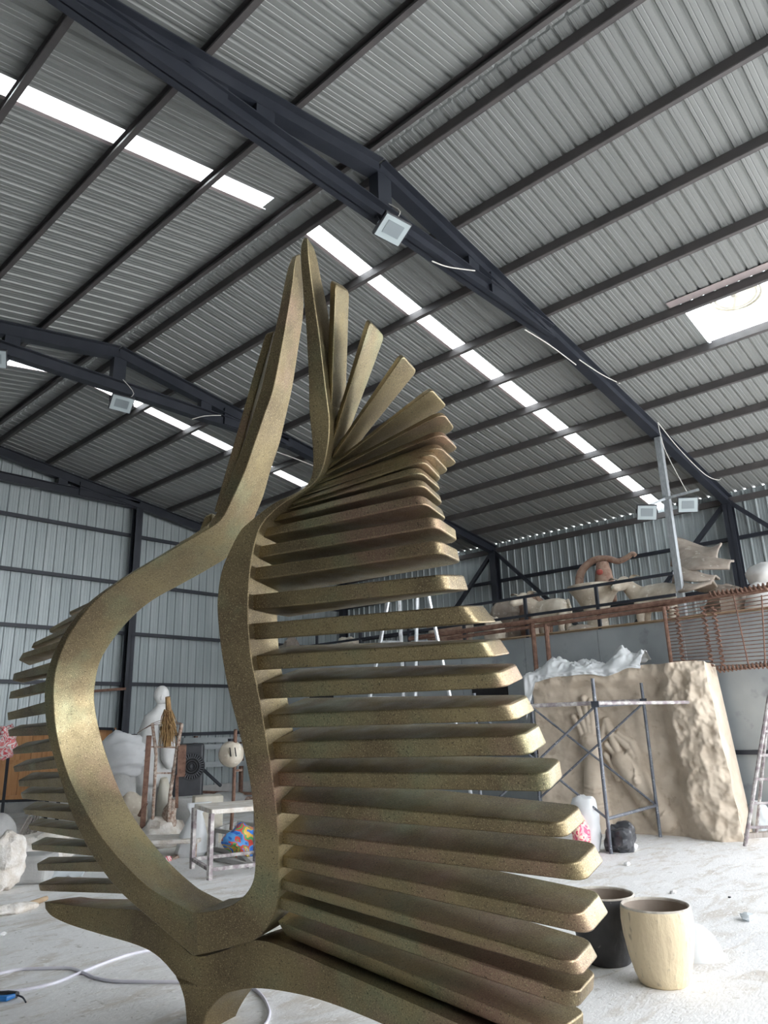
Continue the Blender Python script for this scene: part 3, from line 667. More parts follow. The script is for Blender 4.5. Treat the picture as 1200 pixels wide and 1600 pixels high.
part(MB().tube([e0, at(B0, hB + .03)], R0, 8), 'plank_tube', 'splat', sf, smooth=True)
part(MB().tube([at(A0, hA + .03), e1], R0, 8), 'plank_tube', 'splat', sf, smooth=True)
part(MB().tube([at(A1, hA + .03), at(A0, hA + .03)], R0, 8), 'plank_tube', 'splat', sf, smooth=True)
for q, z in ((B0, hB), (A0, hA)): part(MB().box(at(q, z + .02), (.09, .09, .07), .4), 'clamp', 'truss', sf)
# bags on the floor
def crumple(c, r, label, m, cat, name, amp=.45, fs=4.0, seed=1.0, **k):
    mb = lump(V(c) + V((0, 0, r[2] * .82)), r, amp, fs, 40, flat=0.0 + V(c).z, seed=seed)
    return single(mb, name, m, label, cat, c, smooth=True, sharp=25, **k)
crumple(PF((972, 1331)), (.20, .17, .18), 'crumpled black bin bag at the foot of the scaffold', 'blackplastic', 'bag', 'bin_bag', .5, 5.0, 14.3)
crumple(PF((988, 1328)), (.10, .08, .05), 'small scrap of white plaster beside the black bin bag', 'plaster', 'plaster scrap', 'plaster_scrap', .4, 9, 4)
crumple(PF((921, 1330)), (.16, .18, .36), 'white woven sack behind the sculpture fin tips', 'whiteplastic', 'sack', 'sack', .22, 4, 3)
c = PF((911, 1336)); crumple(c + V((0, 0, 0)), (.13, .10, .24), 'pink patterned cloth bag peeping out between two fin tips', 'pinkcloth', 'bag', 'cloth_bag', .2, 6, 5)
# ladder at the right edge
ld = thing('step_ladder', 'paint-spattered step ladder cut by the right edge of the picture', 'ladder', PF((1180, 1322)))
l0, l1 = PF((1164, 1322)), P((1203, 1080), depth(PF((1164, 1322))))
off = V((.36, -.45, 0)) * .9
part(MB().tube([l0, l1], .024, 8), 'rail', 'splat', ld, smooth=True); part(MB().tube([l0 + off, l1 + off], .024, 8), 'rail', 'splat', ld, smooth=True)
for i in range(6):
    t = .12 + .155 * i; part(MB().tube([lerp(l0, l1, t), lerp(l0, l1, t) + off], .017, 8), 'rung', 'splat', ld, smooth=True)
back = V((.75, .1, 0))
for o_ in (V((0, 0, 0)), off): part(MB().tube([l0 + back + o_, l1 + o_], .02, 8), 'prop', 'splat', ld, smooth=True)
crumple(PF((1190, 1300)), (.13, .13, .22), 'clear plastic bag hanging beside the ladder foot', 'cleanwhite', 'bag', 'plastic_bag', .3, 5, 8)
MB_ = MB().bar(PF((1160, 1316)) + V((.3, .1, .03)), PF((1200, 1314)) + V((1.2, -.5, .03)), .1, .06)
single(MB_, 'timber_plank', 'woodgrey', 'dark timber plank on the floor beside the ladder', 'plank', PF((1180, 1312)))
# ================================================================== RUSTY FRAME AND REBAR CAGE BEFORE THE DECK
QX = 10.95
fr_ = thing('pipe_trestle', 'long rusty pipe trestle running in front of the deck rail', 'trestle', V((QX, 6.0, 0)))
for a, b, r in (((640, 998), (1200, 919), .045), ((700, 998), (1045, 949), .032)):
    part(MB().tube([PX(a, QX), PX(b, QX)], r, 8), 'pipe', 'rust', fr_, smooth=True)
for x in (832, 853):
    t = PX((x, 975), QX); part(MB().tube([V((QX, t.y, 0)), t], .04, 8), 'leg', 'rust', fr_, smooth=True)
GX = 10.80
cg = thing('rebar_cage', 'rusty rebar cage panel with many thin rods at the right edge', 'rebar cage', PX((1120, 1050), GX))
def G(x, y): return PX((x, y), GX)
top0, top1, bot0, bot1 = G(1037, 948), G(1215, 915), G(1050, 1044), G(1215, 1036)
part(MB().tube([top0, bot0], .030, 8), 'end_bar', 'rust', cg, smooth=True)
for i in range(20):
    t = i / 19; part(MB().tube([lerp(top0, bot0, t), lerp(top1, bot1, t)], .0075, 6), 'rod', 'rust', cg)
for xt, xb in ((1056, 1068), (1098, 1112), (1114, 1130)):
    a, b = G(xt, 948), G(xb, 1040); k = 46
    part(MB().tube([lerp(a, b, i / k) + V((.022 * math.cos(i * 1.6), .030 * math.sin(i * 1.6), 0)) for i in range(k + 1)], .014, 6), 'coiled_bar', 'rust', cg, smooth=True)
for a, b in (((1108, 930), (1215, 913)), ((1120, 1046), (1215, 1037))):
    a, b = G(*a), G(*b); k = 60
    part(MB().tube([lerp(a, b, i / k) + V((.025 * math.cos(i * 1.6), 0, .040 * math.sin(i * 1.6))) for i in range(k + 1)], .016, 6), 'coiled_bar', 'rust', cg, smooth=True)
for xt, xb in ((1146, 1170), (1190, 1196)): part(MB().tube([G(xt, 930), G(xb, 1042)], .010, 6), 'tie_wire', 'rust', cg)
# A-frame ladder seen between the fins
l = thing('aluminium_ladder', 'tall aluminium A-frame ladder visible between the right-hand fins', 'ladder', V((9.0, 7.0, 0)))
def dp(px, zc=9.9): return P(px, zc)
for top, bot in (((609, 925), (570, 1130)), ((623, 925), (632, 1130)), ((668, 925), (712, 1130)), ((652, 925), (648, 1130))):
    a, b = dp(top), dp(bot); d = (b - a); t = (0 - a.z) / d.z; part(MB().tube([a, a + d * t], .028, 6), 'rail', 'alu', l, smooth=True)
for y in (960, 1003, 1046, 1090):
    part(MB().tube([dp((609 - (y - 925) * .19, y)), dp((623 + (y - 925) * .044, y))], .02, 6), 'rung', 'alu', l, smooth=True)
    part(MB().tube([dp((668 + (y - 925) * .215, y)), dp((652 - (y - 925) * .02, y))], .02, 6), 'rung', 'alu', l, smooth=True)
part(MB().box(dp((638, 922)), (.42, .42, .04), .83), 'top_step', 'alu', l)
# ================================================================== THINGS STORED ON THE DECK
def D(p, x): return PX(p, x)
AZ = math.atan2(RH.y, RH.x)
def calf(x, pxl, pxr, ytop, label):
    """plaster calf: hindquarters to the right, head to the left and turned toward the room"""
    a, b = D((pxl, ytop + 20), x), D((pxr, ytop + 20), x); L = abs(a.y - b.y); y0 = b.y; g = MZ
    h = D(((pxl + pxr) / 2, ytop), x).z - g
    t = thing('calf_statue', label, 'statue', V((x, (a.y + b.y) / 2, g)), 'plaster calves on the deck')
    mb = MB(); r = h * .29; n = 16
    prof = [(0, .55), (.08, .85), (.25, 1.0), (.5, 1.02), (.72, .98), (.88, .86), (1.0, .6)]
    mb.loft([[V((x + r * .82 * k * math.cos(q), y0 + L * u * .86, g + h - r * 1.02 + r * k * math.sin(q))) for q in [2 * math.pi * i / n for i in range(n)]] for u, k in prof])
    for u, sx in ((.10, -1), (.10, 1), (.74, -1), (.74, 1)):
        yy = y0 + L * u; mb.tube([V((x + sx * r * .5, yy, g + h - r * 1.3)), V((x + sx * r * .55, yy + .02, g + h * .28)), V((x + sx * r * .55, yy, g))], [r * .45, r * .26, r * .24], 10)
    hd = V((x - r * .6, y0 + L * 1.0, g + h * 1.08))
    mb.tube([V((x, y0 + L * .80, g + h * .80)), V((x - r * .3, y0 + L * .92, g + h * .95)), hd], [r * .72, r * .55, r * .45], 12)
    part(mb, 'body', 'plasterwarm', t, remesh=.024)
    mb = MB(); mb.tube([hd + V((.10, -.01, .03)), hd, hd + V((-.20, .03, -.08)), hd + V((-.33, .05, -.13))], [r * .34, r * .52, r * .38, r * .28], 14); mb.ell(hd + V((-.34, .05, -.13)), (r * .30, r * .30, r * .24), 12)
    hd_ = part(mb, 'head', 'plasterwarm', t, remesh=.016)
    for s in (-1, 1):
        part(MB().loft([ring(hd + V((0, s * (r * .45 + q * .17), .06 + .05 * math.sin(q * 2.6))), .035 + .06 * math.sin(math.pi * min(1, q * .9 + .08)), .02, 10) for q in (0, .2, .4, .6, .8, 1.0)]), 'ear', 'plasterwarm', hd_, smooth=True)
    part(MB().tube([V((x, y0 - .01, g + h * .92)), V((x - .02, y0 - .07, g + h * .7)), V((x - .02, y0 - .06, g + h * .4))], [.03, .022, .03], 8), 'tail', 'plasterwarm', t, smooth=True)
    return t
calf(12.55, 826, 888, 936, 'smaller plaster calf statue left of the trumpet vase')
calf(13.0, 984, 1060, 912, 'larger plaster calf statue beside the floodlight pole')
calf(12.7, 664, 735, 960, 'plaster calf statue partly visible between the right-hand fins')
# trumpet-shaped vase with a serpentine horn figure
c = D((935, 978), 13.0); c.z = MZ
vz = single(MB().lathe([(.24, 0), (.25, .05), (.20, .22), (.19, .36), (.24, .56), (.36, .78), (.50, .96), (.51, 1.0), (.47, 1.0), (.34, .80), (.2, .6)], 32, c), 'trumpet_vase', 'plasterwarm', 'tall cream trumpet-shaped vase on the deck', 'vase', c, smooth=True)
t = thing('serpent_figure', 'red-brown figure with an arching serpent horn rising from the vase', 'statue', D((945, 940), 13.3))
pts = [(905, 916), (907, 897), (917, 883), (932, 874), (950, 873), (966, 877), (980, 871), (988, 865), (993, 868)]
part(MB().tube(cr([D(p, 13.3) for p in pts], 4), [.085 - .045 * i / 32 for i in range(33)], 12), 'serpent_horn', 'redmould', t, smooth=True)
q = D((944, 905), 13.3); mb = MB(); mb.tube([q + V((0, 0, -.45)), q + V((0, 0, -.1)), q + V((0, 0, .14)), q + V((0, 0, .34))], [.20, .20, .15, .12], 14); mb.ell(q + V((0, 0, .10)), (.17, .17, .2), 14)
part(mb, 'bust', 'redmould', t, remesh=.025)
part(MB().ell(q + V((-.16, .0, .12)), (.03, .07, .06), 10), 'painted_patch', 'red', t, smooth=True)
# lotus bud, rocks, moulds
c = D((832, 940), 13.6); c.z = MZ
t = thing('lotus_bud', 'brown lotus bud mould behind the smaller calf', 'mould', c)
part(MB().lathe([(.18, 0), (.30, .2), (.33, .5), (.30, .78), (.22, 1.0), (.10, 1.14), (.02, 1.18)], 20, c), 'bud', 'redmould', t, smooth=True)
for i in range(6):
    a = i * math.pi / 3; part(MB().tube([c + V((.34 * math.cos(a) * k, .34 * math.sin(a) * k, z)) for k, z in ((.92, .2), (1.02, .5), (.92, .8), (.6, 1.02), (.2, 1.16))], [.03, .04, .035, .025, .01], 8), 'petal', 'redmould', t, smooth=True)
def rock(px, x, r, label, m='fibre', seed=1.0, amp=.3):
    c = D(px, x); c.z = MZ
    mb = lump(c + V((0, 0, r[2] * .8)), r, amp, 2.2 / max(r), 26, flat=MZ, seed=seed)
    return single(mb, 'mould_piece', m, label, 'mould', c, smooth=True, sharp=35)
rock((795, 985), 13.5, (.4, .45, .62), 'angular grey-brown mould piece left of the smaller calf', 'fibre', 2)
rock((772, 985), 12.1, (.2, .2, .30), 'rounded cream mould piece just right of a fin tip', 'plasterwarm', 5)
rock((905, 975), 12.3, (.22, .28, .12), 'low brown mould piece between the smaller calf and the vase', 'fibre', 7)
rock((1135, 935), 13.4, (.35, .38, .40), 'grey domed mould piece under the heap of bent sheets', 'fibre', 9)
rock((1165, 925), 13.9, (.3, .4, .36), 'flat grey mould piece right of the heap of bent sheets', 'fabricgrey', 11)
rock((455, 1010), 12.4, (.3, .4, .42), 'pinkish-brown mould block seen beside the right band', 'fibre', 12)
rock((545, 1000), 12.4, (.3, .35, .34), 'cream mould block seen between the fins below the ladder', 'plasterwarm', 13)
rock((700, 990), 12.0, (.25, .5, .26), 'brown mould piece right of the aluminium ladder', 'redmould', 15)
def bent(p0, p1, x, w, amp, ph, label, tilt=.25, lift=0.0):
    a, b = D(p0, x), D(p1, x)
    def f(u, v):
        p = lerp(a, b, u); return p + V((w * (v - .5) * (.35 + .75 * math.sin(math.pi * min(1, u * .8 + .15))), 0, amp * math.sin(u * 3.6 + ph) * (.6 + .4 * v) + tilt * v * w + .12 * math.sin(v * 3.1 + u) + lift))
    return single(MB().grid(f, 26, 10), 'bent_mould_sheet', 'fibre', label, 'mould sheet', lerp(a, b, .5), 'heap of bent mould sheets', smooth=True, solid=.035, sharp=0)
bent((1058, 892), (1128, 884), 13.6, .8, .10, 2.2, 'topmost bent fibreglass mould sheet of the heap', .75)
bent((1062, 906), (1146, 897), 13.3, .7, .07, .6, 'second bent fibreglass mould sheet of the heap, ending at the right', .6)
bent((1060, 918), (1122, 915), 13.0, .7, .08, 1.4, 'lower rippled fibreglass mould sheet of the heap', .45)
bent((1064, 929), (1118, 924), 12.7, .6, .07, 3.0, 'lowest rippled fibreglass mould sheet of the heap', .3)
for k, (px, r, lb) in enumerate((((1192, 925), (.3, .3, .36), 'lower white plaster sack at the right edge of the deck'), ((1192, 890), (.28, .28, .2), 'upper white plaster basin at the right edge of the deck'))):
    c = D(px, 13.2)
    if k == 0: c.z = MZ
    else: c.z = MZ + .62
    single(lump(c + V((0, 0, r[2] * .85)), r, .18, 4, 26, flat=c.z, seed=20 + k), 'plaster_sack', 'plaster', lb, 'sack', c, smooth=True, sharp=50)
# ---- floodlight pole and floodlights
def flood(c, R, s, label, cable=None, arm=None):
    t = thing('floodlight', label, 'floodlight', c, 'square floodlights')
    def bx(cc, d, n, m, **k): part(MB().box(c + R @ V(cc), d, R=R), n, m, t, **k)
    hs = part(MB().box(c + R @ V((0, 0, .03)), (s, s * .82, .05), R=R), 'housing', 'blackcase', t, bevel=.008)
    part(MB().box(c, (s * .92, s * .74, .012), R=R), 'glass', 'lens', hs); part(MB().box(c + R @ V((0, .02 * s, -.008)), (s * .6, s * .42, .006), R=R), 'reflector', 'lensin', hs)
    for sx in (-1, 1): bx((sx * s * .53, 0, .08), (.012, .04, .13), 'bracket', 'truss')
    bx((0, 0, .145), (s * 1.08, .04, .012), 'bracket', 'truss')
    if cable: part(MB().tube(cable, .006, 6), 'cable', 'cable', t)
    return t
pl_ = V((12.5, 4.6, MZ))
pt = thing('floodlight_pole', 'galvanised pole rising from the deck to the near truss', 'pole', pl_)
ztop = zp(12.5) - .30
part(MB().bar(pl_, V((12.5, 4.6, ztop)), .11, .11, (1, 0, 0)), 'shaft', 'galv', pt, bevel=.006)
part(MB().box(pl_ + V((0, 0, .01)), (.25, .25, .02)), 'base_plate', 'galv', pt)
zc_ = depth(V((12.5, 4.6, 5)))
armL, armR = P((1008, 792), zc_ - .3), P((1092, 765), zc_ - .3)
part(MB().bar(V((12.4, 4.6, P((1040, 780), zc_).z)), armR, .04, .04), 'cross_arm', 'galv', pt); part(MB().bar(V((12.4, 4.6, P((1040, 780), zc_).z)), armL, .04, .04), 'cross_arm', 'galv', pt)
def aim(n, roll=0.0):                      # box local -z looks along n
    z = -V(n).normalized(); x = V((0, 0, 1)).cross(z).normalized(); y = z.cross(x)
    return Matrix((x, y, z)).transposed() @ Matrix.Rotation(roll, 3, 'Z')
flood(P((1011, 801), zc_ - .3), aim((-.75, -.35, -.45), .12), .33, 'left floodlight on the galvanised pole')
flood(P((1075, 789), zc_ - .3), aim((-.75, -.35, -.45), .08), .33, 'right floodlight on the galvanised pole', cr([P(q, zc_ - .25) for q in ((1028, 662), (1038, 700), (1055, 735), (1073, 768))], 5))
flood(V((XR + .05, TY[0] - .12, 6.80)), aim((-.15, -.45, -.9), .15), .36, 'floodlight hanging under the apex of the nearest truss', cr([V((XR + .05, TY[0] - .05, 7.2)), V((XR + .12, TY[0] - .18, 7.05)), V((XR + .05, TY[0] - .14, 6.9))], 4))
flood(V((XR + .05, TY[1] - .12, 6.70)), aim((-.2, -.6, -.8), .1), .36, 'floodlight hanging under the apex of the middle truss', cr([V((XR + .05, TY[1] - .1, 7.15)), V((XR + .25, TY[1] - .12, 6.95)), V((XR + .05, TY[1] - .14, 6.75))], 4))
flood(V((XR - 1.95, TY[1] - .12, 6.78)), aim((-.2, -.6, -.8), -.1), .36, 'floodlight under the middle truss at the left edge')
# loose cables on the trusses
def cable(pts, label, r=.008):
    p = cr(pts, 6); return single(MB().tube(p, r, 6), 'loose_cable', 'cable', label, 'cable', p[0], 'loose white cables on the trusses', smooth=True)
y = TY[0] - .1
def TP(x, y_): return PY((x, y_), y)
cable([TP(675, 408), TP(700, 417), TP(742, 423)], 'short white cable under the nearest truss near its second post')
cable([TP(820, 515), TP(860, 540), TP(900, 570)], 'white cable sagging below the nearest truss where the chords join')
cable([TP(905, 562), TP(940, 585), TP(968, 599)], 'short white cable across the nearest truss beyond the joined chords')
cable([TP(1028, 660), TP(1060, 700), TP(1100, 740), TP(1122, 750), TP(1128, 744)], 'long white cable drooping from the pole top along the nearest truss')
y = TY[1] - .1
cable([TP(300, 655), TP(320, 650), TP(345, 649)], 'short white cable on the middle truss left of the tall feathers')
cable([TP(432, 706), TP(460, 716), TP(490, 728)], 'thin white cable of the middle truss between the two tall feathers')
# ================================================================== LEFT SIDE: STATUES, TABLES, CLUTTER
def vert(q, px): return V((q.x, q.y, PY(px, q.y).z))       # point above floor point q at the height of a pixel row
# ---- white monk statue
ZM = 12.0
mk = thing('monk_statue', 'white plaster statue of a robed bald monk seen from behind', 'statue', V((P((236, 1290), ZM).x, P((236, 1290), ZM).y, 0)))
mb = MB()
def mr(cx, y, w, dpt, fold=0.0, n=28):
    c = P((cx, y), ZM); rx = w / 2 * ZM / FPX; out = []
    for i in range(n):
        a = 2 * math.pi * i / n; k = 1 + fold * math.sin(a * 9 + y * .05)
        out.append(c + RH * (rx * k * math.cos(a)) + FH * (dpt * k * math.sin(a)))
    return out
mb.loft([mr(236, 1302, 46, .24, .07), mr(236, 1285, 42, .24, .07), mr(236, 1255, 42, .25, .06), mr(235, 1228, 46, .27, .04), mr(235, 1224, 58, .33, .02), mr(236, 1205, 61, .34, .015), mr(238, 1185, 62, .34, .01), mr(240, 1155, 54, .31), mr(244, 1132, 45, .28), mr(246, 1118, 38, .23), mr(249, 1111, 26, .16), mr(251, 1104, 15, .085), mr(252, 1098, 14, .08)])
part(mb, 'robe', 'plaster', mk, remesh=.022)
h = P((252.5, 1086), ZM); mb = MB(); mb.ell(h, (.122, .135, .155), 18, Matrix.Rotation(AZ, 3, 'Z')); mb.tube([h + RH * .09 + V((0, 0, -.03)), h + RH * .125 + V((0, 0, -.055))], [.03, .02], 8); mb.ell(h + RH * .085 + V((0, 0, -.1)), (.05, .06, .05), 10)
part(mb, 'head', 'plaster', mk, remesh=.014)
part(MB().ell(h + RH * .035 - FH * .115 + V((0, 0, -.04)), (.03, .018, .05), 10, Matrix.Rotation(AZ, 3, 'Z')), 'ear', 'plaster', mk, smooth=True)
mb = MB(); mb.tube([P((258, 1130), ZM - .2), P((263, 1160), ZM - .25), P((262, 1185), ZM - .25), P((266, 1200), ZM - .25)], [.10, .12, .11, .07], 12)
part(mb, 'sleeve', 'plaster', mk, remesh=.02)
mb = MB(); mb.tube([P((256, 1215), ZM - .2), P((258, 1250), ZM - .2), P((256, 1285), ZM - .2)], [.06, .13, .15], 12)
part(mb, 'drapery', 'palestone', mk, remesh=.02)
# ---- wrapped bundle and plaster fragments left of the monk
ZB = 11.2
c = P((190, 1182), ZB); cz = c.z
t = thing('wrapped_bundle', 'white cloth-wrapped pleated bundle left of the monk statue', 'bundle', V((c.x, c.y, 0)))
mb = MB().ell(c, (.36, .30, .36), 44, Matrix.Rotation(AZ, 3, 'Z'))
mb.v = [c + (p - c) * (1 + .09 * math.sin((p.z - cz) * 48 + 3 * (p - c).dot(RH) + 3 * noise.noise(p * 4)) * (1 if (p - c).dot(RH) > -.1 else .2) + .10 * noise.noise(p * 3)) for p in mb.v]
part(mb, 'cloth', 'fabricgrey', t, smooth=True, sharp=0)
f0 = V((c.x, c.y, 0))
part(MB().tube([f0, f0 + V((0, 0, cz - .2))], [.30, .22], 14), 'pedestal', 'concrete', t, smooth=True)
q = PF((196, 1302)) ; q = V((P((205, 1250), 11.0).x, P((205, 1250), 11.0).y, 0))
single(lump(q + V((0, 0, .30)), (.26, .24, .34), .3, 3.5, 26, flat=0, seed=31), 'plaster_fragment', 'plasterwarm', 'broken cream plaster fragment under the wrapped bundle', 'fragment', q, smooth=True, sharp=40)
# ---- rusty armature stand with a tuft of straw
a0 = PF((258, 1322)); za = depth(a0)
ar = thing('rusty_armature', 'rusty steel armature stand holding a tuft of straw before the monk', 'armature', a0)
def A(x, y, d=0.0): return P((x, y), za + d)
def fl(p): return V((p.x, p.y, 0.0))
def bar_(pa, pb, w, n, m='rust'): part(MB().bar(pa, pb, w, w * .7), n, m, ar)
bar_(A(233, 1150), A(222, 1300), .07, 'flat_bar'); part(MB().tube([A(238, 1130), A(244, 1180), A(240, 1250), A(237, 1318)], .022, 8), 'post', 'rustdusty', ar, smooth=True)
part(MB().tube([A(284, 1131), A(276, 1175), A(266, 1240), A(262, 1300)], .026, 8), 'post', 'rustdusty', ar, smooth=True)
bar_(A(285, 1165), A(283, 1212), .11, 'thick_tube'); bar_(A(277, 1210), A(276, 1262), .04, 'post')
for a_, b_ in (((236, 1167), (282, 1168)), ((243, 1208), (272, 1208))): bar_(A(*a_), A(*b_), .03, 'cross_bar', 'rustdusty')
bar_(A(218, 1275), A(228, 1255), .05, 'flat_bar')
for k in range(3): part(MB().tube(cr([A(214 + 9 * k, 1146 - 6 * k), A(250, 1126 + 3 * k), A(284, 1130 + k)], 5), .004, 5), 'wire', 'rust', ar)
part(MB().tube([A(262, 1089), A(264, 1118), A(262, 1165)], [.035, .045, .05], 8), 'straw_rod', 'straw', ar, smooth=True)
for i in range(150):
    random.seed(i); y = random.uniform(1108, 1135); x = 262 + random.uniform(-6, 7); ln = random.uniform(18, 40)
    p = A(x, y, random.uniform(-.1, .1)); q = A(x + (x - 262) * .9 + random.uniform(-5, 5), min(1168, y + ln), random.uniform(-.1, .1))
    if i == 0: st = MB()
    st.tube([p, lerp(p, q, .5) + V((random.uniform(-.02, .02), 0, .015)), q], [.010, .008, .003], 4)
o = part(st, 'straw_tuft', 'straw', ar); o['kind'] = 'stuff'
part(lump(fl(A(250, 1320)) + V((0, 0, .12)), (.32, .26, .24), .4, 5, 24, flat=0, seed=41), 'plaster_base', 'plasterrock', ar, smooth=True, sharp=40)
part(lump(fl(A(263, 1310)) + V((0, 0, .26)), (.10, .10, .30), .5, 8, 20, flat=0, seed=43), 'plaster_clot', 'rustdusty', ar, smooth=True, sharp=40)
# ---- low trolley with rusty edge, red ribbon
tr0 = PF((262, 1338))
tl = thing('plaster_trolley', 'low plaster-crusted tray with a rusty edge under the armature', 'tray', tr0)
part(MB().box(tr0 + V((0, 0, .20)), (.9, .55, .05), AZ), 'tray', 'plasterrock', tl, bevel=.01)
part(MB().bar(P((268, 1345), depth(tr0) - .25) , P((296, 1326), depth(tr0) + .1), .05, .05), 'rusty_edge', 'rustdusty', tl)
for dx, dy in ((-.38, -.2), (.38, -.2), (.38, .2), (-.38, .2)): part(MB().box(tr0 + RH * dx + FH * dy + V((0, 0, .09)), (.05, .05, .18)), 'leg', 'rustdusty', tl)
single(lump(P((263, 1347), depth(tr0) - .35), (.05, .04, .07), .5, 14, 16, seed=3), 'ribbon', 'redwhite', 'red and white ribbon tied to the low tray', 'ribbon', P((263, 1347), depth(tr0) - .35), smooth=True)
# ---- black air cooler
c0 = PF((291, 1284)); zc0 = depth(c0)
ac = thing('air_cooler', 'black evaporative air cooler with round fan grille behind the armature', 'air cooler', c0)
hgt = PY((291, 1162), c0.y).z
part(MB().box(c0 + V((0, 0, hgt / 2)), (.52, .42, hgt), AZ + .25), 'body', 'blackcase', ac, bevel=.05, seg=3)
Rc = Matrix.Rotation(AZ + .25, 3, 'Z'); fc = c0 + V((0, 0, PY((294, 1197), c0.y).z)) + Rc @ V((.05, -.225, 0))
fo = part(MB().tube([fc + Rc @ V((0, .012, 0)), fc + Rc @ V((0, .03, 0))], .23, 28), 'fan_opening', 'darkhole', ac)
for r in (.06, .10, .14, .22): part(MB().tube([fc + Rc @ V((r * math.cos(a), 0, r * math.sin(a))) for a in [2 * math.pi * i / 30 for i in range(30)]], .010, 6, closed=True), 'grille_ring', 'blackcase', fo, smooth=True)
for i in range(30):
    a = 2 * math.pi * i / 30; d = V((math.cos(a), 0, math.sin(a))); part(MB().bar(fc + Rc @ (d * .14), fc + Rc @ (d * .21), .012, .012, Rc @ V((0, 1, 0))), 'grille_slat', 'splat2', fo)
part(MB().ell(fc, (.05, .03, .05), 12), 'fan_hub', 'blackcase', fo, smooth=True)
part(MB().box(c0 + Rc @ V((.02, -.222, hgt * .30)), (.12, .006, .02), AZ + .25), 'badge', 'concrete', ac)
part(MB().box(c0 + Rc @ V((0, -.215, hgt * .20)), (.44, .012, .006), AZ + .25), 'panel_seam', 'concrete', ac)
# ---- blocks, sack
b0 = PF((287, 1305)); single(MB().box(b0 + V((0, 0, .27)), (.42, .42, .54), AZ + .5), 'concrete_block', 'concrete', 'dark grey cubic block below the air cooler', 'block', b0, bevel=.012)
b1 = PF((322, 1316)); single(MB().box(b1 + V((0, 0, .31)), (.40, .36, .62), AZ + .35), 'stone_block', 'palestone', 'pale yellowish stone block behind the splattered table', 'block', b1, bevel=.015)
s0 = PF((297, 1338)); mb = MB()
mb.loft([ring(s0 + V((0, 0, z)) + RH * dx, rx, ry, 22, AZ + rz) for z, rx, ry, dx, rz in ((0, .17, .13, 0, 0), (.05, .20, .15, 0, .1), (.25, .17, .12, .02, .1), (.42, .11, .06, .05, .2), (.50, .08, .03, .06, .3), (.58, .15, .025, .08, .4), (.63, .17, .03, .10, .45))])
mb.v = [p + V((.03 * noise.noise(p * 9), .03 * noise.noise(p * 9 + V((5, 0, 0))), 0)) for p in mb.v]
single(mb, 'tied_sack', 'whiteplastic', 'white tied plastic sack under the left side of the splattered table', 'sack', s0, smooth=True, sharp=30)
# ---- splattered work table
T0, T1 = PF((327, 1375)), PF((300, 1357)); zt_ = vert(T0, (331, 1265)).z
tdir = (T1 - T0).normalized(); tw = V((-tdir.y, tdir.x, 0)); tw = tw if tw.dot(RH) > 0 else -tw; TL = (T1 - T0).length; TWD = .75
tb = thing('work_table', 'small plaster-splattered steel work table seen through the loop', 'table', T0 + tw * TWD / 2 + tdir * TL / 2)
cn = [T0, T0 + tw * TWD, T0 + tw * TWD + tdir * TL, T0 + tdir * TL]
part(MB().hexa([p + V((0, 0, zt_ - .05)) for p in cn] + [p + V((0, 0, zt_)) for p in cn]), 'top', 'plasterrock', tb, bevel=.008, fix=True)
for p in cn: part(MB().bar(p, p + V((0, 0, zt_ - .04)), .045, .045, (1, 0, 0)), 'leg', 'splat', tb)
for i in range(4): part(MB().bar(cn[i] + V((0, 0, .10)), cn[(i + 1) % 4] + V((0, 0, .10)), .035, .035), 'stretcher', 'splat', tb)
single(MB().box(cn[1] + (cn[2] - cn[1]) * .3 + V((-.12, 0, zt_ + .012)), (.22, .03, .012), .6), 'scraper', 'rust', 'flat rusty scraper lying on the splattered table', 'tool', cn[1] + V((0, 0, zt_)))
# ---- ball head on a rusty pole
p0 = PF((359, 1320)); zb = depth(p0); bc = P((361, 1178), zb)
bh = thing('head_armature', 'pale clay ball head impaled on a rusty pole', 'sculpture', p0)
part(MB().tube([p0, P((365, 1245), zb), P((368, 1140), zb)], .024, 8), 'pole', 'rust', bh, smooth=True)
part(lump(bc, (.17, .17, .175), .06, 5, 28, seed=51), 'head', 'plasterwarm', bh, smooth=True, sharp=0)
for dx in (-2, 6): part(MB().tube([P((361 + dx, 1168), zb - .165), P((363 + dx, 1182), zb - .172)], .008, 6), 'slit', 'darkhole', bh)
part(MB().bar(P((364, 1205), zb), P((378, 1203), zb), .03, .03), 'cross_bar', 'rustdusty', bh)
part(MB().tube([bc + V((0, 0, .165)), bc + V((0, 0, .2))], .05, 12), 'collar', 'truss', bh, smooth=True)
# low steel frames on the floor
def lowframe(pa, pb, pc, hgt, label):
    a, b, c_ = PF(pa), PF(pb), PF(pc); d_ = a + (c_ - b); t = thing('steel_trestle', label, 'trestle', (a + c_) / 2, 'low grey steel trestles on the floor'); q = [a, b, c_, d_]
    for i in range(4):
        part(MB().bar(q[i] + V((0, 0, hgt)), q[(i + 1) % 4] + V((0, 0, hgt)), .05, .05), 'rail', 'concrete', t)
        if hgt > .06: part(MB().bar(q[i], q[i] + V((0, 0, hgt)), .045, .045, (1, 0, 0)), 'leg', 'concrete', t)
    return t
lowframe((337, 1325), (400, 1338), (430, 1322), .22, 'low grey steel trestle standing behind the splattered table')
lowframe((336, 1345), (392, 1357), (372, 1338), .03, 'flat grey steel trestle lying under the splattered table')
cb = PF((381, 1336)); single(lump(cb + V((0, 0, .16)), (.26, .2, .20), .45, 4.5, 34, flat=0, seed=61), 'printed_bag', 'rainbow', 'crumpled bag with multicoloured blue red and green print', 'bag', cb, smooth=True, sharp=40)
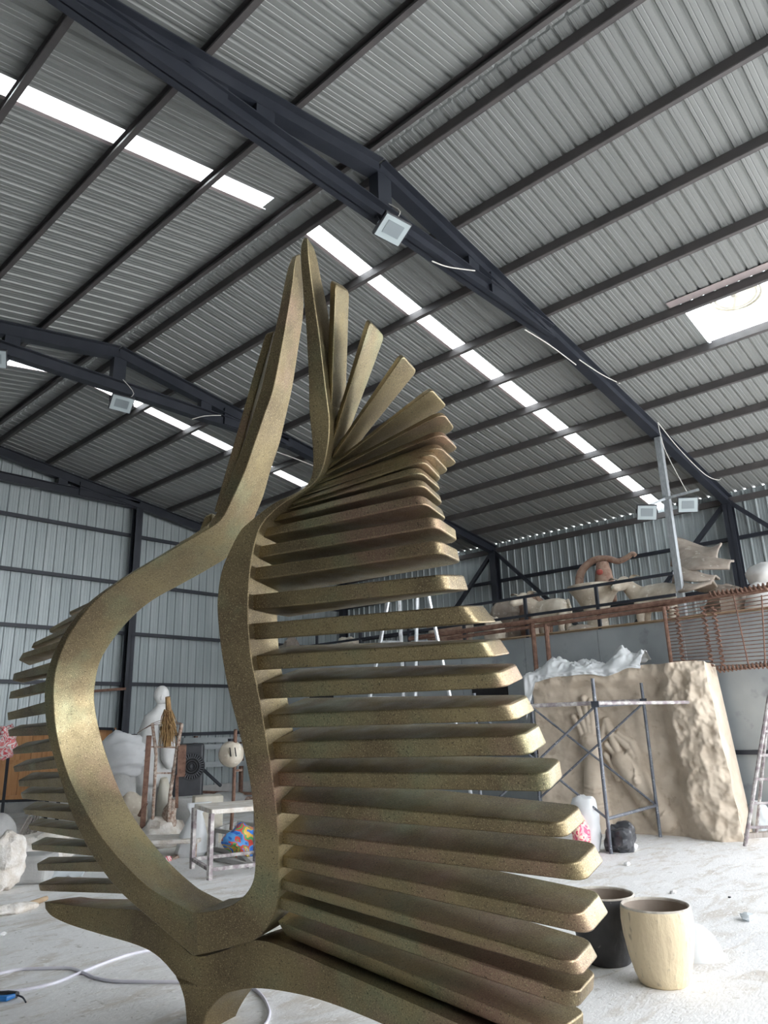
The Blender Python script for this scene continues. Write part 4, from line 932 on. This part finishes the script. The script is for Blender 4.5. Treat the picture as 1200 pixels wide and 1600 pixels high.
# ---- heap of rusty steel by the end wall and a steel rack
for i, (a, b, w) in enumerate((((300, 1258), (400, 1266), .10), ((300, 1250), (402, 1252), .09), ((302, 1243), (398, 1247), .08), ((300, 1237), (400, 1240), .08), ((300, 1268), (380, 1276), .06), ((306, 1262), (402, 1272), .07))):
    pa, pb = P(a, 15.2 + .12 * i), P(b, 14.9 + .1 * i)
    pa.z = max(pa.z, .06); pb.z = max(pb.z, .06)
    single(MB().bar(pa, pb, w, w * .6), 'rusty_girder', 'rust' if i % 2 else 'rustdusty', ('wide rusty girder in the middle of the heap by the far wall', 'third rusty girder from the top of the heap', 'second rusty girder from the top of the heap', 'topmost rusty girder of the heap by the far wall', 'short thin rusty girder on the floor before the heap', 'lowest long rusty girder of the heap')[i], 'girder', pa, 'heap of rusty girders')
q0 = P((350, 1268), 15.0); q0.z = 0
single(lump(q0 + V((0, 0, .12)), (.7, .35, .14), .35, 3, 26, flat=0, seed=71), 'rubble_heap', 'concrete', 'grey rubble heap under the rusty girders', 'rubble', q0, smooth=True, sharp=30)
rk = thing('steel_rack', 'grey steel rack of long beams against the far wall', 'rack', V((10.2, 16.0, 0)))
for ya, yb in ((1157, 1155), (1168, 1165), (1196, 1192)): part(MB().bar(PY((285, ya), 16.0), PY((398, yb), 15.9), .10, .12), 'beam', 'mezz', rk)
for x in (306, 378): q = PY((x, 1150), 16.05); part(MB().bar(V((q.x, q.y, 0)), q, .08, .08, (1, 0, 0)), 'upright', 'rust', rk)
part(MB().bar(PY((315, 1200), 15.95), PY((345, 1228), 15.95), .06, .06), 'diagonal', 'truss', rk)
# grey ladder-like red pipe on far wall
single(MB().bar(PY((120, 1082), 16.27), PY((196, 1076), 16.27), .06, .06), 'rusty_pipe', 'rust', 'thin rusty pipe across the far wall column', 'pipe', PY((150, 1080), 16.2))
# ---- far left: wooden panel on a dark frame
ZW = 13.2
wd = thing('wooden_cabinet', 'orange-brown wooden cabinet on a dark steel stand at the left edge', 'cabinet', V((P((30, 1250), ZW).x, P((30, 1250), ZW).y, 0)))
wa, wb = P((-60, 1250), ZW), P((76, 1252), ZW); wt = PY((76, 1142), wb.y).z; w0 = wa.z
wdir = (wb - wa); wdir.z = 0; WN = wdir.length; wdir.normalize(); wn_ = V((-wdir.y, wdir.x, 0)); wn_ = wn_ if wn_.dot(FWD) > 0 else -wn_
for i in range(8):
    a = wa + wdir * (WN * (i + .5) / 8); part(MB().box(V((a.x, a.y, (w0 + wt) / 2)) , (WN / 8 - .008, .04, wt - w0), math.atan2(wdir.y, wdir.x)), 'board', 'woodwarm', wd, bevel=.004)
for z in (w0 + .02, (w0 + wt) / 2 + .05, wt - .03): part(MB().bar(V((wa.x, wa.y, z)) - wn_ * .04, V((wb.x, wb.y, z)) - wn_ * .04, .03, .07), 'batten', 'woodwarm', wd)
for k in (0.02, .98):
    for dpt in (0, .5):
        a = wa + wdir * (WN * k) + wn_ * dpt; part(MB().bar(V((a.x, a.y, 0)), V((a.x, a.y, w0)), .05, .05, (1, 0, 0)), 'leg', 'truss', wd)
part(MB().bar(V((wa.x, wa.y, w0 - .03)) - wn_ * .02, V((wb.x, wb.y, w0 - .03)) - wn_ * .02, .06, .06), 'stand_rail', 'truss', wd)
part(MB().box((wa + wb) / 2 + wn_ * .3 + V((0, 0, wt / 2 - w0 / 2)), (WN, .55, wt - w0), math.atan2(wdir.y, wdir.x)), 'carcass', 'woodwarm', wd)
st_ = thing('leaning_steel_post', 'dark steel post leaning before the wooden cabinet', 'post', fl(P((2, 1290), 12.6)))
part(MB().bar(fl(P((0, 1300), 12.6)), P((14, 1170), 12.6), .05, .05), 'shaft', 'truss', st_)
part(MB().box(fl(P((0, 1300), 12.6)) + V((0, 0, .01)), (.2, .2, .02)), 'foot_plate', 'truss', st_)
pb_ = thing('framed_panel', 'brown panel in a dark steel frame behind the left band of the loop', 'panel', P((164, 1165), 14.0))
part(MB().box(P((163, 1152), 14.0), (.42, .03, .34), AZ), 'board', 'woodwarm', pb_); 
for (xa, ya), (xb, yb) in (((146, 1138), (178, 1139)), ((178, 1139), (177, 1168)), ((146, 1168), (177, 1168))): part(MB().bar(P((xa, ya), 13.98), P((xb, yb), 13.98), .05, .05), 'frame', 'truss', pb_)
q = P((163, 1168), 14.0); part(MB().bar(V((q.x, q.y, 0)), q, .08, .08, (1, 0, 0)), 'stand', 'truss', pb_)
q = P((10, 1160), 12.4); single(lump(q, (.17, .14, .27), .5, 7, 30, seed=81), 'hanging_cloth', 'redwhite', 'red and white patterned cloth hung on the leaning post', 'cloth', q, smooth=True, sharp=30)
# ---- boulder, plaster rocks, planks at the left edge
q = fl(P((-8, 1325), 9.3)); single(lump(q + V((0, 0, PY((0, 1305), q.y).z)), (.24, .24, .28), .05, 3, 28, seed=91), 'plaster_sphere', 'concrete', 'smooth grey plaster sphere at the left edge', 'sphere', q, smooth=True, sharp=0)
q2 = fl(P((-8, 1350), 9.3)); part_ = MB().lathe([(.2, 0), (.22, .05), (.18, .3), (.2, PY((0, 1312), q.y).z - .05)], 20, q2); single(part_, 'plaster_stand', 'plaster', 'white plaster stand under the grey sphere', 'stand', q2, smooth=True)
q = PF((2, 1392)); single(lump(q + V((0, 0, .26)), (.20, .18, .30), .3, 6, 34, flat=0, seed=95), 'plaster_rock', 'plasterrock', 'tall crumbly white plaster rock at the left edge', 'rock', q, smooth=True, sharp=30)
q = PF((40, 1378)); single(MB().box(q + V((0, 0, .14)), (.55, .4, .28), AZ + .1), 'marble_block', 'concrete', 'grey veined stone block lying left of the lowest fins', 'block', q, bevel=.05, seg=3)
q = PF((52, 1352)); single(lump(q + V((0, 0, .17)), (.5, .35, .17), .3, 4, 30, flat=0, seed=99), 'plaster_pile', 'plasterrock', 'low pile of white plaster behind the grey stone block', 'plaster pile', q, smooth=True, sharp=30)
q = PF((78, 1376)); 
mb = MB().grid(lambda u, v: q + RH * (.5 * (u - .3)) + FH * (.3 * v) + V((0, 0, .03 + .13 * math.sin(math.pi * v) * (1 - .5 * u) + .03 * noise.noise(V((u * 8, v * 6, 1))))), 26, 14)
single(mb, 'plastic_film', 'cleanwhite', 'clear plastic film beside the grey stone block', 'plastic film', q, smooth=True, solid=.004, sharp=0)
for i in range(7):
    a = fl(P((20 + 5 * i, 1326 - i), 10.2 + .08 * i)); b = P((46 + 3.5 * i, 1276 + 3 * (i % 3)), 11.0 + .05 * i)
    single(MB().bar(a + V((0, 0, .03)), b, .07, .02, (FH.x, FH.y, .4)), 'timber_offcut', 'woodgrey', '%s weathered grey timber strip from the left in the leaning bundle' % ('first', 'second', 'third', 'fourth', 'fifth', 'sixth', 'seventh')[i], 'timber', a, 'bundle of leaning grey timber strips')
# brush / trowel on the floor at left
q = PF((30, 1425)); br = thing('plaster_brush', 'plaster-caked brush with a wooden handle lying on the floor at left', 'brush', q)
part(lump(PF((22, 1426)) + V((0, 0, .03)), (.20, .09, .05), .3, 9, 24, flat=0, seed=101), 'head', 'plasterrock', br, smooth=True, sharp=30)
part(MB().tube([PF((40, 1421)) + V((0, 0, .03)), PF((72, 1409)) + V((0, 0, .03))], [.028, .022], 10), 'handle', 'plywood', br, smooth=True)
# ---- hoses and pliers on the floor
def hose(px, label, r=.010):
    p = cr([PF(q, r) for q in px], 6); return single(MB().tube(p, r, 8), 'hose', 'hose', label, 'hose', p[0], 'lilac hoses on the floor', smooth=True)
hose([(-20, 1524), (0, 1521), (30, 1515), (70, 1513), (110, 1513), (130, 1520), (150, 1528), (180, 1533), (230, 1534), (290, 1534), (350, 1533)], 'pale lilac hose curving along behind the sculpture stem')
hose([(-20, 1551), (0, 1550), (40, 1546), (85, 1536), (120, 1522), (160, 1506), (200, 1492), (240, 1483), (280, 1472)], 'pale lilac hose running diagonally up toward the sculpture')
hose([(380, 1536), (398, 1546), (412, 1560), (420, 1578), (419, 1592), (410, 1606), (395, 1620)], 'looped end of pale hose to the right of the sculpture stem')
q = PF((14, 1562)); pr = thing('pliers', 'blue-handled pliers on the floor at the lower left', 'pliers', q)
part(MB().tube([PF((-8, 1566)) + V((0, 0, .02)), PF((10, 1566)) + V((0, 0, .02)), PF((22, 1562)) + V((0, 0, .02))], [.018, .017, .012], 8), 'grip', 'blueplastic', pr, smooth=True)
part(MB().tube([PF((-8, 1559)) + V((0, 0, .02)), PF((12, 1558)) + V((0, 0, .02)), PF((26, 1560)) + V((0, 0, .02))], [.014, .016, .018], 8), 'jaw', 'blackcase', pr, smooth=True)
part(MB().tube(cr([PF((26, 1561)) + V((0, 0, .02)), PF((35, 1563)) + V((0, 0, .015)), PF((40, 1569)) + V((0, 0, .01))], 4), .005, 6), 'tip', 'truss', pr, smooth=True)
# ---- scraps on the floor
for i, (px, r, lb) in enumerate((((1170, 1438), .05, 'crumpled scrap of clear film on the floor right of the pots'), ((1140, 1403), .012, 'tiny dark pebble on the open floor at right'), ((980, 1352), .03, 'small plaster crumb in front of the scaffold'), ((1052, 1396), .025, 'plaster crumb on the floor behind the pots'), ((3, 1462), .025, 'small plaster crumb at the left edge of the floor'))):
    q = PF(px); single(lump(q + V((0, 0, r * .5)), (r * 1.3, r, r * .6), .4, 2 / r, 12, flat=0, seed=110 + i), 'floor_scrap', 'cleanwhite' if i == 0 else 'blackcase' if i == 1 else 'plaster', lb, 'scrap', q, smooth=True, sharp=30)
